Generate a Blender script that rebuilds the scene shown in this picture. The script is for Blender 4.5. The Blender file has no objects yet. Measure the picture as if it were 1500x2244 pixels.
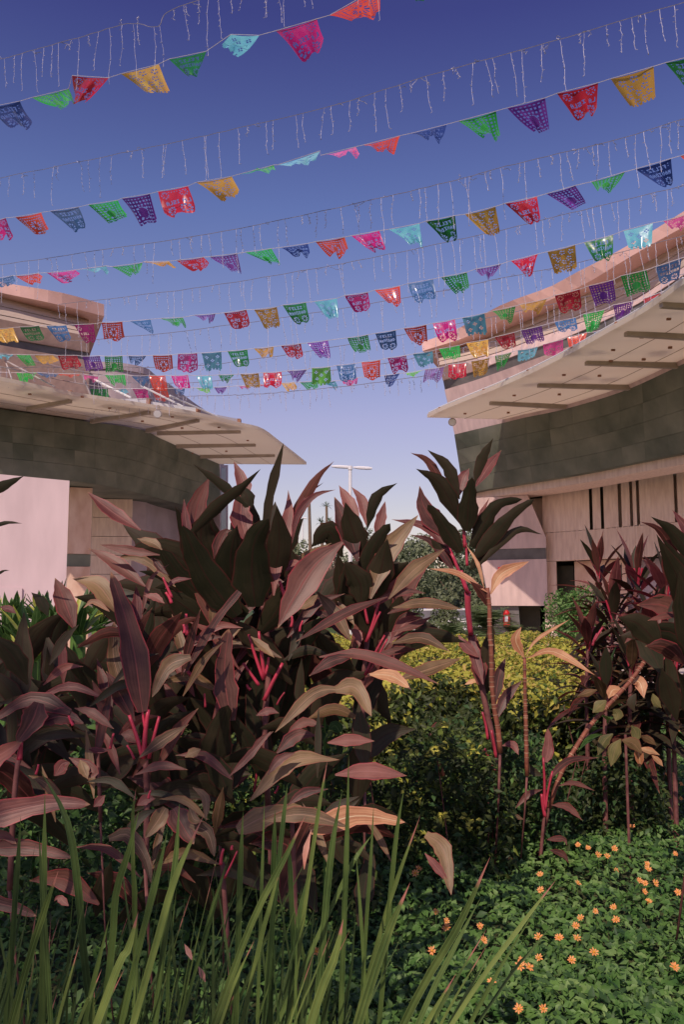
import bpy, math, random
import numpy as np
from mathutils import Vector, noise
random.seed(7)
R = random.Random(11)
S = bpy.context.scene
COL = S.collection

# ------------------------------------------------------------------ camera
FPX = 1870.0
PITCH = math.atan(196.0 / FPX)
EYE = Vector((0, 0, 1.5))
cam_data = bpy.data.cameras.new('camera')
cam = bpy.data.objects.new('camera', cam_data)
COL.objects.link(cam)
cam.location = EYE
cam.rotation_euler = (math.radians(90) + PITCH, 0, 0)
cam_data.sensor_fit = 'VERTICAL'
cam_data.sensor_height = 36.0
cam_data.lens = 36.0 * FPX / 2244.0
cam_data.clip_start = 0.05
cam_data.clip_end = 2000
S.camera = cam
S.render.resolution_x = 685
S.render.resolution_y = 1024

# ------------------------------------------------------------------ light
SUN_DIR = Vector((0.30, 0.66, -0.70)).normalized()      # direction the light travels
SUN_EL = math.asin(-SUN_DIR.z)
SUN_AZ = math.atan2(-SUN_DIR.x, -SUN_DIR.y)            # bearing of the sun, from +Y towards +X
world = bpy.data.worlds.new('World')
S.world = world
world.use_nodes = True
wn, wl = world.node_tree.nodes, world.node_tree.links
wn.clear()
sky = wn.new('ShaderNodeTexSky')
sky.sky_type = 'NISHITA'
sky.sun_disc = False
sky.sun_elevation = SUN_EL
sky.sun_rotation = SUN_AZ
sky.air_density = 1.0
sky.dust_density = 0.6
sky.ozone_density = 2.0
tint = wn.new('ShaderNodeMix'); tint.data_type = 'RGBA'; tint.blend_type = 'MULTIPLY'
tint.inputs[0].default_value = 1.0
# tint of the film stock: the deep violet-blue overhead, paler lilac to the horizon, all round alike
tc = wn.new('ShaderNodeTexCoord'); sp = wn.new('ShaderNodeSeparateXYZ')
rm = wn.new('ShaderNodeValToRGB')
rm.color_ramp.elements[0].position = 0.0
rm.color_ramp.elements[1].position = 0.9
SKY_STOPS = [(0.0, (1.03, 0.74, 0.67)), (0.10, (1.05, 0.75, 0.71)), (0.21, (1.20, 0.80, 0.85)),
             (0.32, (1.03, 0.79, 0.92)), (0.43, (0.76, 0.66, 0.91)), (0.59, (0.43, 0.31, 0.65)), (0.75, (0.38, 0.27, 0.50))]
rm.color_ramp.elements.remove(rm.color_ramp.elements[1])
for i, (p, c) in enumerate(SKY_STOPS):
    e = rm.color_ramp.elements[0] if i == 0 else rm.color_ramp.elements.new(p)
    e.position = p; e.color = (*c, 1)
bg = wn.new('ShaderNodeBackground'); bg.inputs['Strength'].default_value = 0.13
wo = wn.new('ShaderNodeOutputWorld')
wl.new(tc.outputs['Generated'], sp.inputs[0]); wl.new(sp.outputs['Z'], rm.inputs[0])
wl.new(sky.outputs[0], tint.inputs[6]); wl.new(rm.outputs[0], tint.inputs[7])
wl.new(tint.outputs[2], bg.inputs['Color']); wl.new(bg.outputs[0], wo.inputs['Surface'])

sun_data = bpy.data.lights.new('sun', 'SUN')
sun_data.energy = 3.2
sun_data.angle = math.radians(0.55)
sun_data.color = (1.0, 0.83, 0.70)
sun = bpy.data.objects.new('sun', sun_data)
COL.objects.link(sun)
sun.rotation_euler = SUN_DIR.to_track_quat('-Z', 'Y').to_euler()
sun.location = (0, 0, 60)

S.view_settings.view_transform = 'Standard'
S.view_settings.look = 'None'
S.view_settings.gamma = 1.0
S.view_settings.exposure = 0.0
S.view_settings.use_curve_mapping = False
S.cycles.max_bounces = 6
S.cycles.transparent_max_bounces = 8
S.cycles.use_denoising = True

# ------------------------------------------------------------------ helpers
cP, sP = math.cos(PITCH), math.sin(PITCH)
def ray(px, py):
    a = (px - 750.0) / FPX; b = -(py - 1122.0) / FPX
    return Vector((a, cP - b * sP, sP + b * cP))
def P(px, py, d):
    r = ray(px, py); return EYE + r * (d / r.y)
def PZ(px, py, z):
    r = ray(px, py); return EYE + r * ((z - EYE.z) / r.z)

def mk(name, verts, faces, mat, parent=None, uvs=None, smooth=False):
    me = bpy.data.meshes.new(name)
    me.from_pydata([tuple(v) for v in verts], [], faces)
    if uvs is not None:
        uvl = me.uv_layers.new(name='UVMap')
        li = np.zeros(len(me.loops), dtype=np.int32); me.loops.foreach_get('vertex_index', li)
        arr = np.array(uvs, dtype=np.float32)[li]
        uvl.data.foreach_set('uv', arr.ravel())
    me.materials.append(mat)
    if smooth:
        me.polygons.foreach_set('use_smooth', [True] * len(me.polygons))
    me.update()
    o = bpy.data.objects.new(name, me)
    COL.objects.link(o)
    if parent is not None:
        o.parent = parent
    return o
def thing(name, label, cat, loc=(0, 0, 0), group=None):
    o = bpy.data.objects.new(name, None)
    o.empty_display_size = 0.1
    COL.objects.link(o)
    o['label'] = label; o['category'] = cat
    if group: o['group'] = group
    return o
def tag(o, label, cat, group=None, kind=None):
    o['label'] = label; o['category'] = cat
    if group: o['group'] = group
    if kind: o['kind'] = kind
    return o
def rot(v):  # convenience
    return Vector(v)
class MB:
    def __init__(s): s.v = []; s.f = []; s.uv = []
    def add(s, vs, fs, uv=None):
        n = len(s.v); s.v += [Vector(q) for q in vs]; s.f += [tuple(i + n for i in f) for f in fs]
        s.uv += uv if uv else [(0, 0)] * len(vs)
    def box(s, c, h):
        x, y, z = c; a, b, e = h
        s.add([(x + i * a, y + j * b, z + k * e) for i in (-1, 1) for j in (-1, 1) for k in (-1, 1)],
              [(0, 1, 3, 2), (4, 6, 7, 5), (0, 4, 5, 1), (2, 3, 7, 6), (0, 2, 6, 4), (1, 5, 7, 3)])
    def tube(s, pts, r, n=6, r2=None):
        pts = [Vector(p) for p in pts]; m = len(pts); base = len(s.v)
        for i, p in enumerate(pts):
            t = (pts[min(i + 1, m - 1)] - pts[max(i - 1, 0)])
            t = t.normalized() if t.length > 1e-9 else Vector((0, 0, 1))
            u = t.cross(Vector((0.13, 0.2, 1))); 
            if u.length < 1e-4: u = t.cross(Vector((1, 0, 0)))
            u.normalize(); w = t.cross(u)
            rr = r[i] if isinstance(r, (list, tuple)) else (r if r2 is None else r + (r2 - r) * i / max(m - 1, 1))
            for k in range(n):
                a = 2 * math.pi * k / n
                s.v.append(p + (u * math.cos(a) + w * math.sin(a)) * rr); s.uv.append((k / n, i / max(m - 1, 1)))
        for i in range(m - 1):
            for k in range(n):
                k2 = (k + 1) % n
                s.f.append((base + i * n + k, base + i * n + k2, base + (i + 1) * n + k2, base + (i + 1) * n + k))
        s.f.append(tuple(base + k for k in reversed(range(n))))
        s.f.append(tuple(base + (m - 1) * n + k for k in range(n)))
    def slab(s, A, B, off):
        """closed solid: the strip between polylines A and B, pushed back by off"""
        off = Vector(off); m = len(A); n = len(s.v)
        for row in (A, B, [a + off for a in A], [b + off for b in B]):
            s.v += [Vector(q) for q in row]; s.uv += [(i / (m - 1), 0) for i in range(m)]
        for i in range(m - 1):
            a, b, c, d = n + i, n + m + i, n + 2 * m + i, n + 3 * m + i
            s.f += [(a, a + 1, b + 1, b), (c, d, d + 1, c + 1), (a, c, c + 1, a + 1), (b, b + 1, d + 1, d)]
        for i in (0, m - 1):
            s.f.append((n + i, n + m + i, n + 3 * m + i, n + 2 * m + i))
    def build(s, name, mat, parent=None, smooth=False):
        return mk(name, s.v, s.f, mat, parent, s.uv, smooth)
def cr(pts, n):
    """n samples of a Catmull-Rom curve through pts (tuples of any size)"""
    P_ = [np.array(p, float) for p in pts]
    if len(P_) == 2: return [P_[0] + (P_[1] - P_[0]) * i / (n - 1) for i in range(n)]
    P_ = [2 * P_[0] - P_[1]] + P_ + [2 * P_[-1] - P_[-2]]
    seg = len(P_) - 3; out = []
    for i in range(n):
        u = i / (n - 1) * seg; k = min(int(u), seg - 1); t = u - k
        p0, p1, p2, p3 = P_[k:k + 4]
        out.append(0.5 * ((2 * p1) + (-p0 + p2) * t + (2 * p0 - 5 * p1 + 4 * p2 - p3) * t * t + (-p0 + 3 * p1 - 3 * p2 + p3) * t ** 3))
    return out
def curve_z(pts, z, xs):
    """horizontal edge at height z seen through pixels pts, sampled at pixel columns xs"""
    px = [p[0] for p in pts]; out = []
    den = cr(pts, 80); dx = [q[0] for q in den]; dy = [q[1] for q in den]
    for x in xs:
        if x > dx[-1]: y = dy[-1] + (x - dx[-1]) * (dy[-1] - dy[-8]) / (dx[-1] - dx[-8])
        elif x < dx[0]: y = dy[0] + (x - dx[0]) * (dy[8] - dy[0]) / (dx[8] - dx[0])
        else: y = float(np.interp(x, dx, dy))
        out.append(PZ(x, y, z))
    return out
def lin(a, b, n): return [a + (b - a) * i / (n - 1) for i in range(n)]

# ------------------------------------------------------------------ materials
def nodes(name):
    m = bpy.data.materials.new(name); m.use_nodes = True
    nt = m.node_tree; b = nt.nodes['Principled BSDF']; return m, nt, b
def mat(name, c1, c2=None, scale=4.0, rough=0.8, spec=0.3, bump=0.0, stretch=(1, 1, 1), detail=6, contrast=(0.3, 0.7), metallic=0.0, coords='Object'):
    c1 = tuple(min(.86, v * 1.38) for v in c1); c2 = tuple(min(.86, v * 1.38) for v in c2) if c2 else None
    m, nt, b = nodes(name)
    b.inputs['Roughness'].default_value = rough; b.inputs['Specular IOR Level'].default_value = spec
    b.inputs['Metallic'].default_value = metallic
    if c2 is None:
        b.inputs['Base Color'].default_value = (*c1, 1); c2 = c1
    t = nt.nodes.new('ShaderNodeTexCoord'); mp = nt.nodes.new('ShaderNodeMapping'); mp.inputs['Scale'].default_value = stretch
    n = nt.nodes.new('ShaderNodeTexNoise'); n.inputs['Scale'].default_value = scale; n.inputs['Detail'].default_value = detail
    r = nt.nodes.new('ShaderNodeValToRGB')
    r.color_ramp.elements[0].position, r.color_ramp.elements[1].position = contrast
    r.color_ramp.elements[0].color = (*c1, 1); r.color_ramp.elements[1].color = (*c2, 1)
    nt.links.new(t.outputs[coords], mp.inputs[0]); nt.links.new(mp.outputs[0], n.inputs[0])
    nt.links.new(n.outputs[0], r.inputs[0]); nt.links.new(r.outputs[0], b.inputs['Base Color'])
    if bump:
        bp = nt.nodes.new('ShaderNodeBump'); bp.inputs['Strength'].default_value = bump; bp.inputs['Distance'].default_value = 0.02
        nt.links.new(n.outputs[0], bp.inputs['Height']); nt.links.new(bp.outputs[0], b.inputs['Normal'])
    return m
M = {}
M['pink_wall'] = mat('pink_render', (0.42, 0.31, 0.29), (0.52, 0.39, 0.36), 2.2, bump=0.2, stretch=(2.5, 2.5, .5), contrast=(.35, .65))
M['fascia'] = mat('fascia_render', (0.52, 0.32, 0.27), (0.60, 0.38, 0.33), 2.0)
M['brown_wall'] = mat('board_marked_concrete', (0.34, 0.27, 0.22), (0.45, 0.36, 0.30), 3, stretch=(1, 1, 14), bump=0.4)
M['beige_concrete'] = mat('beige_concrete', (0.50, 0.37, 0.30), (0.64, 0.49, 0.40), 2.2, bump=0.3, stretch=(6, 6, 1))
M['tan_stone'] = mat('tan_stone', (0.46, 0.28, 0.20), (0.66, 0.46, 0.36), 3.0, bump=0.2, stretch=(1, 1, 0.5))
M['dark_stone'] = mat('dark_slate', (0.040, 0.042, 0.034), (0.105, 0.10, 0.088), 1.2, rough=0.75, bump=0.3, stretch=(1.2, 1.2, 0.7))
M['dark_stripe'] = mat('dark_stripe', (0.085, 0.08, 0.075), (0.14, 0.13, 0.125), 3.0)
M['canopy'] = mat('canopy_sheet', (0.60, 0.54, 0.48), (0.66, 0.60, 0.54), 0.9, rough=0.7)
nt_ = M['canopy'].node_tree; tr_ = nt_.nodes.new('ShaderNodeBsdfTranslucent'); mx_ = nt_.nodes.new('ShaderNodeMixShader'); mx_.inputs[0].default_value = 0.55
tr_.inputs[0].default_value = (0.88, 0.80, 0.70, 1); nt_.links.new(nt_.nodes['Principled BSDF'].outputs[0], mx_.inputs[1]); nt_.links.new(tr_.outputs[0], mx_.inputs[2]); nt_.links.new(mx_.outputs[0], nt_.nodes['Material Output'].inputs['Surface'])
M['canopy_rib'] = mat('canopy_rib', (0.28, 0.23, 0.19), (0.36, 0.30, 0.25), 3)
M['rust'] = mat('rusty_bracket', (0.20, 0.10, 0.06), (0.30, 0.15, 0.10), 9)
M['white_metal'] = mat('white_painted_metal', (0.72, 0.64, 0.64), (0.82, 0.74, 0.74), 3, rough=0.5)
M['grey_metal'] = mat('grey_metal', (0.30, 0.26, 0.26), (0.42, 0.38, 0.38), 5, rough=0.5)
M['void'] = mat('dark_interior', (0.035, 0.034, 0.024), (0.055, 0.052, 0.036), 3)  # near-black stands for shade in openings and under the slate, also black fittings
M['grey_wall'] = mat('grey_lilac_wall', (0.30, 0.24, 0.25), (0.42, 0.34, 0.36), 1.5)
M['glass'] = mat('window_glass', (0.08, 0.08, 0.09), (0.16, 0.15, 0.17), 1.5, rough=0.25, spec=0.6)
M['slot_grey'] = mat('grey_slot', (0.30, 0.24, 0.19), (0.36, 0.3, 0.25), 3)
M['red_paint'] = mat('red_paint', (0.36, 0.010, 0.015), (0.45, 0.02, 0.025), 6, rough=0.35)
M['soil'] = mat('damp_soil', (0.030, 0.022, 0.014), (0.065, 0.05, 0.032), 6, bump=0.6)
M['paving'] = mat('paving', (0.44, 0.37, 0.33), (0.54, 0.47, 0.42), 2)
M['stem_red'] = mat('crimson_petiole', (0.20, 0.018, 0.03), (0.46, 0.035, 0.07), 20, rough=0.4, spec=0.5, stretch=(1, 1, 0.3))
M['stem_dark'] = mat('dark_purple_stem', (0.09, 0.03, 0.03), (0.2, 0.08, 0.07), 25, rough=0.6)
M['stem_ring'] = mat('ringed_cane', (0.11, 0.035, 0.022), (0.26, 0.085, 0.05), 30, rough=0.6)
M['ring_pale'] = mat('leaf_scar', (0.22, 0.12, 0.075), (0.42, 0.25, 0.16), 30)
M['bark'] = mat('bark', (0.12, 0.08, 0.055), (0.2, 0.14, 0.1), 10, bump=0.5)
M['stone_white'] = mat('pale_stone', (0.55, 0.46, 0.44), (0.75, 0.66, 0.64), 6, bump=0.3)
M['cord'] = mat('cord', (0.45, 0.42, 0.45), (0.6, 0.56, 0.6), 10)
M['wire'] = mat('light_wire', (0.16, 0.15, 0.19), (0.26, 0.24, 0.29), 30)
M['strand'] = mat('clear_light_strand', (0.24, 0.24, 0.32), (0.50, 0.47, 0.56), 60, rough=0.4)
M['petal'] = mat('orange_petal', (0.60, 0.21, 0.06), (0.62, 0.29, 0.11), 60, rough=0.6)
M['flower_eye'] = mat('flower_eye', (0.5, 0.2, 0.02), (0.7, 0.3, 0.04), 90)
M['car_white'] = mat('white_car_paint', (0.75, 0.75, 0.78), (0.8, 0.8, 0.83), 3, rough=0.3)
M['car_blue'] = mat('blue_car_paint', (0.12, 0.16, 0.5), (0.14, 0.2, 0.55), 3, rough=0.3)

def leafmat(name, dark, light, margin, rib, trans=0.18, rough=0.42, stripes=1.0, tipcol=None, tipstart=0.9, transcol=None):
    """leaf blade: UV.x across (0.5 = midrib), UV.y along; streaked along its length"""
    dark, light, margin, rib = [tuple(min(.86, v * 1.4) for v in q) for q in (dark, light, margin, rib)]
    m, nt, b = nodes(name); N, L = nt.nodes, nt.links
    uv = N.new('ShaderNodeUVMap'); sx = N.new('ShaderNodeSeparateXYZ'); L.new(uv.outputs[0], sx.inputs[0])
    oi = N.new('ShaderNodeObjectInfo')
    mp = N.new('ShaderNodeMapping'); mp.inputs['Scale'].default_value = (11 * stripes, 1.1, 1)
    cb = N.new('ShaderNodeCombineXYZ'); ad = N.new('ShaderNodeMath'); ad.operation = 'MULTIPLY_ADD'
    ad.inputs[1].default_value = 40; L.new(oi.outputs['Random'], ad.inputs[0]); L.new(sx.outputs['Y'], ad.inputs[2])
    L.new(sx.outputs['X'], cb.inputs[0]); L.new(ad.outputs[0], cb.inputs[1]); L.new(cb.outputs[0], mp.inputs[0])
    n = N.new('ShaderNodeTexNoise'); n.inputs['Scale'].default_value = 1.0; n.inputs['Detail'].default_value = 5
    L.new(mp.outputs[0], n.inputs[0])
    n2 = N.new('ShaderNodeTexNoise'); n2.inputs['Scale'].default_value = 14.0; n2.inputs['Detail'].default_value = 4
    tc = N.new('ShaderNodeTexCoord'); L.new(tc.outputs['Object'], n2.inputs[0])
    av = N.new('ShaderNodeMath'); av.operation = 'MULTIPLY_ADD'; av.inputs[1].default_value = 0.55
    L.new(n2.outputs[0], av.inputs[0]); 
    h = N.new('ShaderNodeMath'); h.operation = 'MULTIPLY'; h.inputs[1].default_value = 0.55
    L.new(n.outputs[0], h.inputs[0]); L.new(h.outputs[0], av.inputs[2])
    # each leaf a little lighter or darker than its neighbour
    rv = N.new('ShaderNodeMath'); rv.operation = 'MULTIPLY_ADD'; rv.inputs[1].default_value = 0.26; rv.inputs[2].default_value = -0.13
    L.new(oi.outputs['Random'], rv.inputs[0])
    a2 = N.new('ShaderNodeMath'); a2.operation = 'ADD'; L.new(av.outputs[0], a2.inputs[0]); L.new(rv.outputs[0], a2.inputs[1])
    r = N.new('ShaderNodeValToRGB'); r.color_ramp.elements[0].position = 0.40; r.color_ramp.elements[1].position = 0.70
    r.color_ramp.elements[0].color = (*dark, 1); r.color_ramp.elements[1].color = (*light, 1)
    L.new(a2.outputs[0], r.inputs[0])
    # margin and midrib
    c = N.new('ShaderNodeMath'); c.operation = 'SUBTRACT'; c.inputs[1].default_value = 0.5; L.new(sx.outputs['X'], c.inputs[0])
    ab = N.new('ShaderNodeMath'); ab.operation = 'ABSOLUTE'; L.new(c.outputs[0], ab.inputs[0])
    r2 = N.new('ShaderNodeValToRGB'); e = r2.color_ramp.elements
    e[0].position = 0.0; e[0].color = (1, 1, 1, 1); e[1].position = 0.035; e[1].color = (0, 0, 0, 1)
    L.new(ab.outputs[0], r2.inputs[0])
    r3 = N.new('ShaderNodeValToRGB'); e = r3.color_ramp.elements
    e[0].position = 0.44; e[0].color = (0, 0, 0, 1); e[1].position = 0.498; e[1].color = (1, 1, 1, 1)
    L.new(ab.outputs[0], r3.inputs[0])
    m1 = N.new('ShaderNodeMix'); m1.data_type = 'RGBA'; m1.inputs[7].default_value = (*rib, 1)
    L.new(r2.outputs[0], m1.inputs[0]); L.new(r.outputs[0], m1.inputs[6])
    m2 = N.new('ShaderNodeMix'); m2.data_type = 'RGBA'; m2.inputs[7].default_value = (*margin, 1)
    L.new(r3.outputs[0], m2.inputs[0]); L.new(m1.outputs[2], m2.inputs[6])
    out = m2.outputs[2]
    if not tipcol and name.split('_')[0] in ('purple', 'rose', 'olive'): tipcol, tipstart = (0.30, 0.15, 0.08), 0.945
    if tipcol:
        r4 = N.new('ShaderNodeValToRGB'); e = r4.color_ramp.elements
        e[0].position = tipstart; e[0].color = (0, 0, 0, 1); e[1].position = tipstart + 0.03; e[1].color = (1, 1, 1, 1)
        L.new(sx.outputs['Y'], r4.inputs[0])
        m3 = N.new('ShaderNodeMix'); m3.data_type = 'RGBA'; m3.inputs[7].default_value = (*tipcol, 1)
        L.new(r4.outputs[0], m3.inputs[0]); L.new(out, m3.inputs[6]); out = m3.outputs[2]
    L.new(out, b.inputs['Base Color'])
    b.inputs['Roughness'].default_value = rough; b.inputs['Specular IOR Level'].default_value = 0.3
    bp = N.new('ShaderNodeBump'); bp.inputs['Strength'].default_value = 0.25; bp.inputs['Distance'].default_value = 0.004
    L.new(n.outputs[0], bp.inputs['Height']); L.new(bp.outputs[0], b.inputs['Normal'])
    tr = N.new('ShaderNodeBsdfTranslucent'); mx = N.new('ShaderNodeMixShader'); mx.inputs[0].default_value = trans
    if transcol: tr.inputs[0].default_value = (*transcol, 1)
    else: L.new(out, tr.inputs[0])
    o = N['Material Output']; L.new(b.outputs[0], mx.inputs[1]); L.new(tr.outputs[0], mx.inputs[2]); L.new(mx.outputs[0], o.inputs['Surface'])
    return m
LM = {
 'p': leafmat('purple_leaf', (0.036, 0.013, 0.009), (0.125, 0.050, 0.036), (0.26, 0.028, 0.036), (0.20, 0.05, 0.042), 0.14, 0.42, transcol=(0.3, 0.02, 0.05)),
 'k': leafmat('shade_black_purple_leaf', (0.020, 0.021, 0.010), (0.042, 0.032, 0.018), (0.08, 0.018, 0.016), (0.04, 0.016, 0.012), 0.04, rough=0.55, transcol=(0.12, 0.01, 0.02)),  # purple leaf darkened to near black, shade of undersides put into the colour
 'r': leafmat('rose_leaf', (0.075, 0.022, 0.020), (0.21, 0.080, 0.062), (0.32, 0.035, 0.05), (0.27, 0.11, 0.09), 0.2, transcol=(0.5, 0.05, 0.1)),
 'o': leafmat('olive_bronze_leaf', (0.075, 0.042, 0.020), (0.20, 0.125, 0.058), (0.24, 0.055, 0.04), (0.27, 0.15, 0.09), 0.15),
 't': leafmat('withered_tan_leaf', (0.32, 0.13, 0.06), (0.60, 0.34, 0.18), (0.6, 0.22, 0.14), (0.8, 0.5, 0.3), 0.25),
 'v': leafmat('olive_green_leaf', (0.075, 0.075, 0.028), (0.20, 0.17, 0.065), (0.22, 0.12, 0.05), (0.25, 0.18, 0.09), 0.2),
 'g': leafmat('broad_green_leaf', (0.020, 0.050, 0.012), (0.07, 0.135, 0.032), (0.14, 0.24, 0.06), (0.2, 0.3, 0.1), 0.25),
 'y': leafmat('yellow_green_leaf', (0.20, 0.24, 0.03), (0.5, 0.5, 0.1), (0.5, 0.5, 0.12), (0.5, 0.5, 0.2), 0.25),
 'b': leafmat('strap_blade', (0.028, 0.052, 0.014), (0.10, 0.145, 0.036), (0.12, 0.2, 0.06), (0.10, 0.18, 0.05), 0.22, stripes=0.6),
 'bt': leafmat('strap_blade_dry_tip', (0.045, 0.072, 0.018), (0.165, 0.21, 0.052), (0.14, 0.2, 0.06), (0.12, 0.2, 0.06), 0.22, stripes=0.6, tipcol=(0.50, 0.20, 0.15), tipstart=0.88),
 'bk': leafmat('shaded_strap_blade', (0.022, 0.042, 0.014), (0.075, 0.11, 0.035), (0.06, 0.09, 0.03), (0.05, 0.08, 0.03), 0.15, stripes=0.6),  # darker copy of the strap blade, shade put into its colour
 'bd': leafmat('dry_strap_blade', (0.45, 0.14, 0.09), (0.7, 0.36, 0.28), (0.6, 0.3, 0.2), (0.6, 0.3, 0.2), 0.25),
}

# ------------------------------------------------------------------ ground
def sheet(name, x0, x1, y0, y1, z, m, n=2):
    vs = [(x0, y0, z), (x1, y0, z), (x1, y1, z), (x0, y1, z)]
    o = mk(name, vs, [(0, 1, 2, 3)], m); o['kind'] = 'structure'; return o
M['lawn'] = mat('grass_ground', (0.035, 0.06, 0.018), (0.08, 0.12, 0.035), 5, bump=0.4)
sheet('ground', -700, 700, -60, 1200, -0.008, M['lawn'])
sheet('planting_bed', -6, 9, -1, 15.5, -0.004, M['soil'])
sheet('pavement', -14, 20, 15.5, 36, 0.0, M['paving'])

# ------------------------------------------------------------------ right building
RB = thing('concrete_hall', 'right-hand concrete hall with sweeping curved roofline, dark slate band and slot windows', 'building')
NX = 26
xs = lambda a, b, n=NX: lin(a, b, n)
XR = 1640
BACK = (3.2, 9, 0)
r_top = curve_z([(925,750),(1000,722),(1100,668),(1207,628),(1260,599),(1345,556),(1428,508),(1500,463)], 9.0, xs(925, XR))
r_bot = curve_z([(927,769),(1027,737),(1100,703),(1207,657),(1284,622),(1367,572),(1420,541),(1500,497)], 8.7, xs(927, XR))
b = MB(); b.slab(r_top, r_bot, BACK); b.build('roof_slab', M['fascia'], RB)
w0 = curve_z([(961,775),(1040,752),(1100,727),(1207,682),(1300,638),(1400,586),(1500,531)], 8.698, xs(961, XR))
w1 = curve_z([(965,801),(1040,786),(1100,770),(1180,740),(1273,708),(1327,686),(1412,645),(1500,585)], 8.05, xs(965, XR))
w2 = curve_z([(971,833),(1040,813),(1100,790),(1180,760),(1244,738),(1332,699),(1412,658),(1500,602)], 7.75, xs(971, XR))
w3 = curve_z([(975,854),(1040,834),(1100,813),(1180,784),(1241,762),(1303,737),(1353,711),(1412,681),(1500,627)], 7.5, xs(975, XR))
w4 = curve_z([(997,952),(1110,925),(1150,915),(1240,896),(1370,856),(1500,797)], 6.25, xs(997, XR))
w5 = curve_z([(1018,1085),(1060,1074),(1156,1058),(1300,1033),(1400,1012),(1500,992)], 4.66, xs(1018, XR))
IN = (2.5, 8, 0)
def lerp_rows(A, B, t): return [a + (c - a) * t for a, c in zip(A, B)]
# upper wall: board-marked strips, each a part
nb = 6
for k in range(nb):
    A = lerp_rows(w0, w1, k / nb); B = lerp_rows(w0, w1, (k + 1) / nb - 0.012)
    o = Vector((-0.012, -0.03, 0)) * (k % 2)
    b = MB(); b.slab([q + o for q in A], [q + o for q in B], (0.4, 1.2, 0)); b.build('concrete_board', M['brown_wall'], RB)
b = MB(); b.slab([q + Vector((.03,.08,0)) for q in w0], [q + Vector((.03,.08,0)) for q in w1], IN); b.build('upper_wall', M['brown_wall'], RB)
b = MB(); b.slab(w1, w2, IN); b.build('upper_band', M['pink_wall'], RB)
b = MB(); b.slab([q + Vector((.02,.05,0)) for q in w2], [q + Vector((.02,.05,0)) for q in w3], IN); b.build('dark_stripe', M['dark_stripe'], RB)
b = MB(); b.slab(w3, w4, IN); b.build('lower_band', M['pink_wall'], RB)
# slate facing: panels, each a part, with recessed joints
def panels(A, B, rows, name, m, parent, step, back, gap=0.012, jitter=0.02, tone=None):
    n = len(A)
    cnt = 0
    for r in range(rows):
        t0, t1 = r / rows, (r + 1) / rows
        for i in range(0, n - step, step):
            j = min(i + step, n - 1)
            def pt(u, t): 
                k = min(int(u), n - 2); f = u - k
                a = A[k].lerp(A[k + 1], f); c = B[k].lerp(B[k + 1], f); return a.lerp(c, t)
            g = gap * 3; off = Vector((0, -R.uniform(0, jitter), 0))
            us = [i + g, (i + j) / 2, j - g]
            top = [pt(u, t0 + gap) + off for u in us]; bot = [pt(u, t1 - gap) + off for u in us]
            bb = MB(); bb.slab(top, bot, (0, 0.06, 0)); bb.build(name, R.choice(m), parent); cnt += 1
    return cnt
M['slate_a'] = mat('slate_a', (0.074, 0.084, 0.062), (0.165, 0.170, 0.130), 1.0, bump=0.3, rough=0.7)
M['slate_b'] = mat('slate_b', (0.076, 0.085, 0.063), (0.168, 0.173, 0.132), 1.1, bump=0.3, rough=0.7)
M['slate_c'] = mat('slate_c', (0.070, 0.081, 0.060), (0.158, 0.163, 0.126), 1.2, bump=0.3, rough=0.7)
SL = [M['slate_a'], M['slate_b'], M['slate_c'], M['slate_a']]
b = MB(); b.slab([q + Vector((.03,.06,0)) for q in w4], [q + Vector((.03,.06,0)) for q in w5], (2.4, 7.5, 0)); b.build('slate_backing', M['slate_c'], RB)
panels(w4, w5, 4, 'slate_panel', SL, RB, 2, None, gap=.002, jitter=.003)
# lip beam under the slate
lip0 = [q + Vector((.12, .25, 0)) for q in w5]; lip1 = [q + Vector((0, 0, -.20)) for q in lip0]
b = MB(); b.slab(lip0, lip1, (0.3, 1.5, 0)); b.build('lip_beam', M['beige_concrete'], RB)
# end block of the lower storey
eb_t = [P(1026, 1090, 24.4), P(1195, 1066, 23.6)]
eb_t = [Vector((q.x, q.y, 4.45)) for q in eb_t]
lb = P(1092, 1330, 24.4); rb_ = P(1197, 1330, 23.6)
def eb(z):  # left edge leans in towards the foot
    t = (4.45 - z) / 4.45
    L_ = eb_t[0].lerp(Vector((lb.x + .05, lb.y, 4.45)), min(1, t)); L_ = Vector((L_.x, L_.y, z))
    return [L_, Vector((eb_t[1].x, eb_t[1].y, z))]
ebt, ebm = eb(4.45), eb(3.25); ebt[1] = Vector((P(1157, 1066, 23.6).x, 23.6, 4.45))
b = MB(); b.slab(ebt, ebm, (.1, .3, 0)); b.build('end_wall', M['pink_wall'], RB)
b = MB(); b.slab([q + Vector((.3, .7, 0)) for q in eb(4.45)], [q + Vector((.3, .7, 0)) for q in eb(3.24)], (1, 5, 0)); b.build('return_wall', M['beige_concrete'], RB)
b = MB(); b.slab(eb(3.249), eb(2.98), (1, 6, 0)); b.build('end_wall', M['pink_wall'], RB)
b = MB(); b.slab([q + Vector((0, .04, 0)) for q in eb(2.98)], [q + Vector((0, .04, 0)) for q in eb(2.67)], (1, 6, 0)); b.build('slate_stripe', M['dark_stripe'], RB)
b = MB(); b.slab(eb(2.67), eb(1.38), (1, 6, 0)); b.build('end_wall', M['pink_wall'], RB)
e0, e1 = eb(1.38), eb(0.0)
mid = lambda e, t: e[0].lerp(e[1], t)
b = MB(); b.slab([q + Vector((0, .15, 0)) for q in [e0[0], mid(e0, .52)]], [q + Vector((0, .15, 0)) for q in [e1[0], mid(e1, .48)]], (1, 5, 0)); b.build('slate_plinth', M['grey_wall'] if False else M['dark_stripe'], RB)
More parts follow.
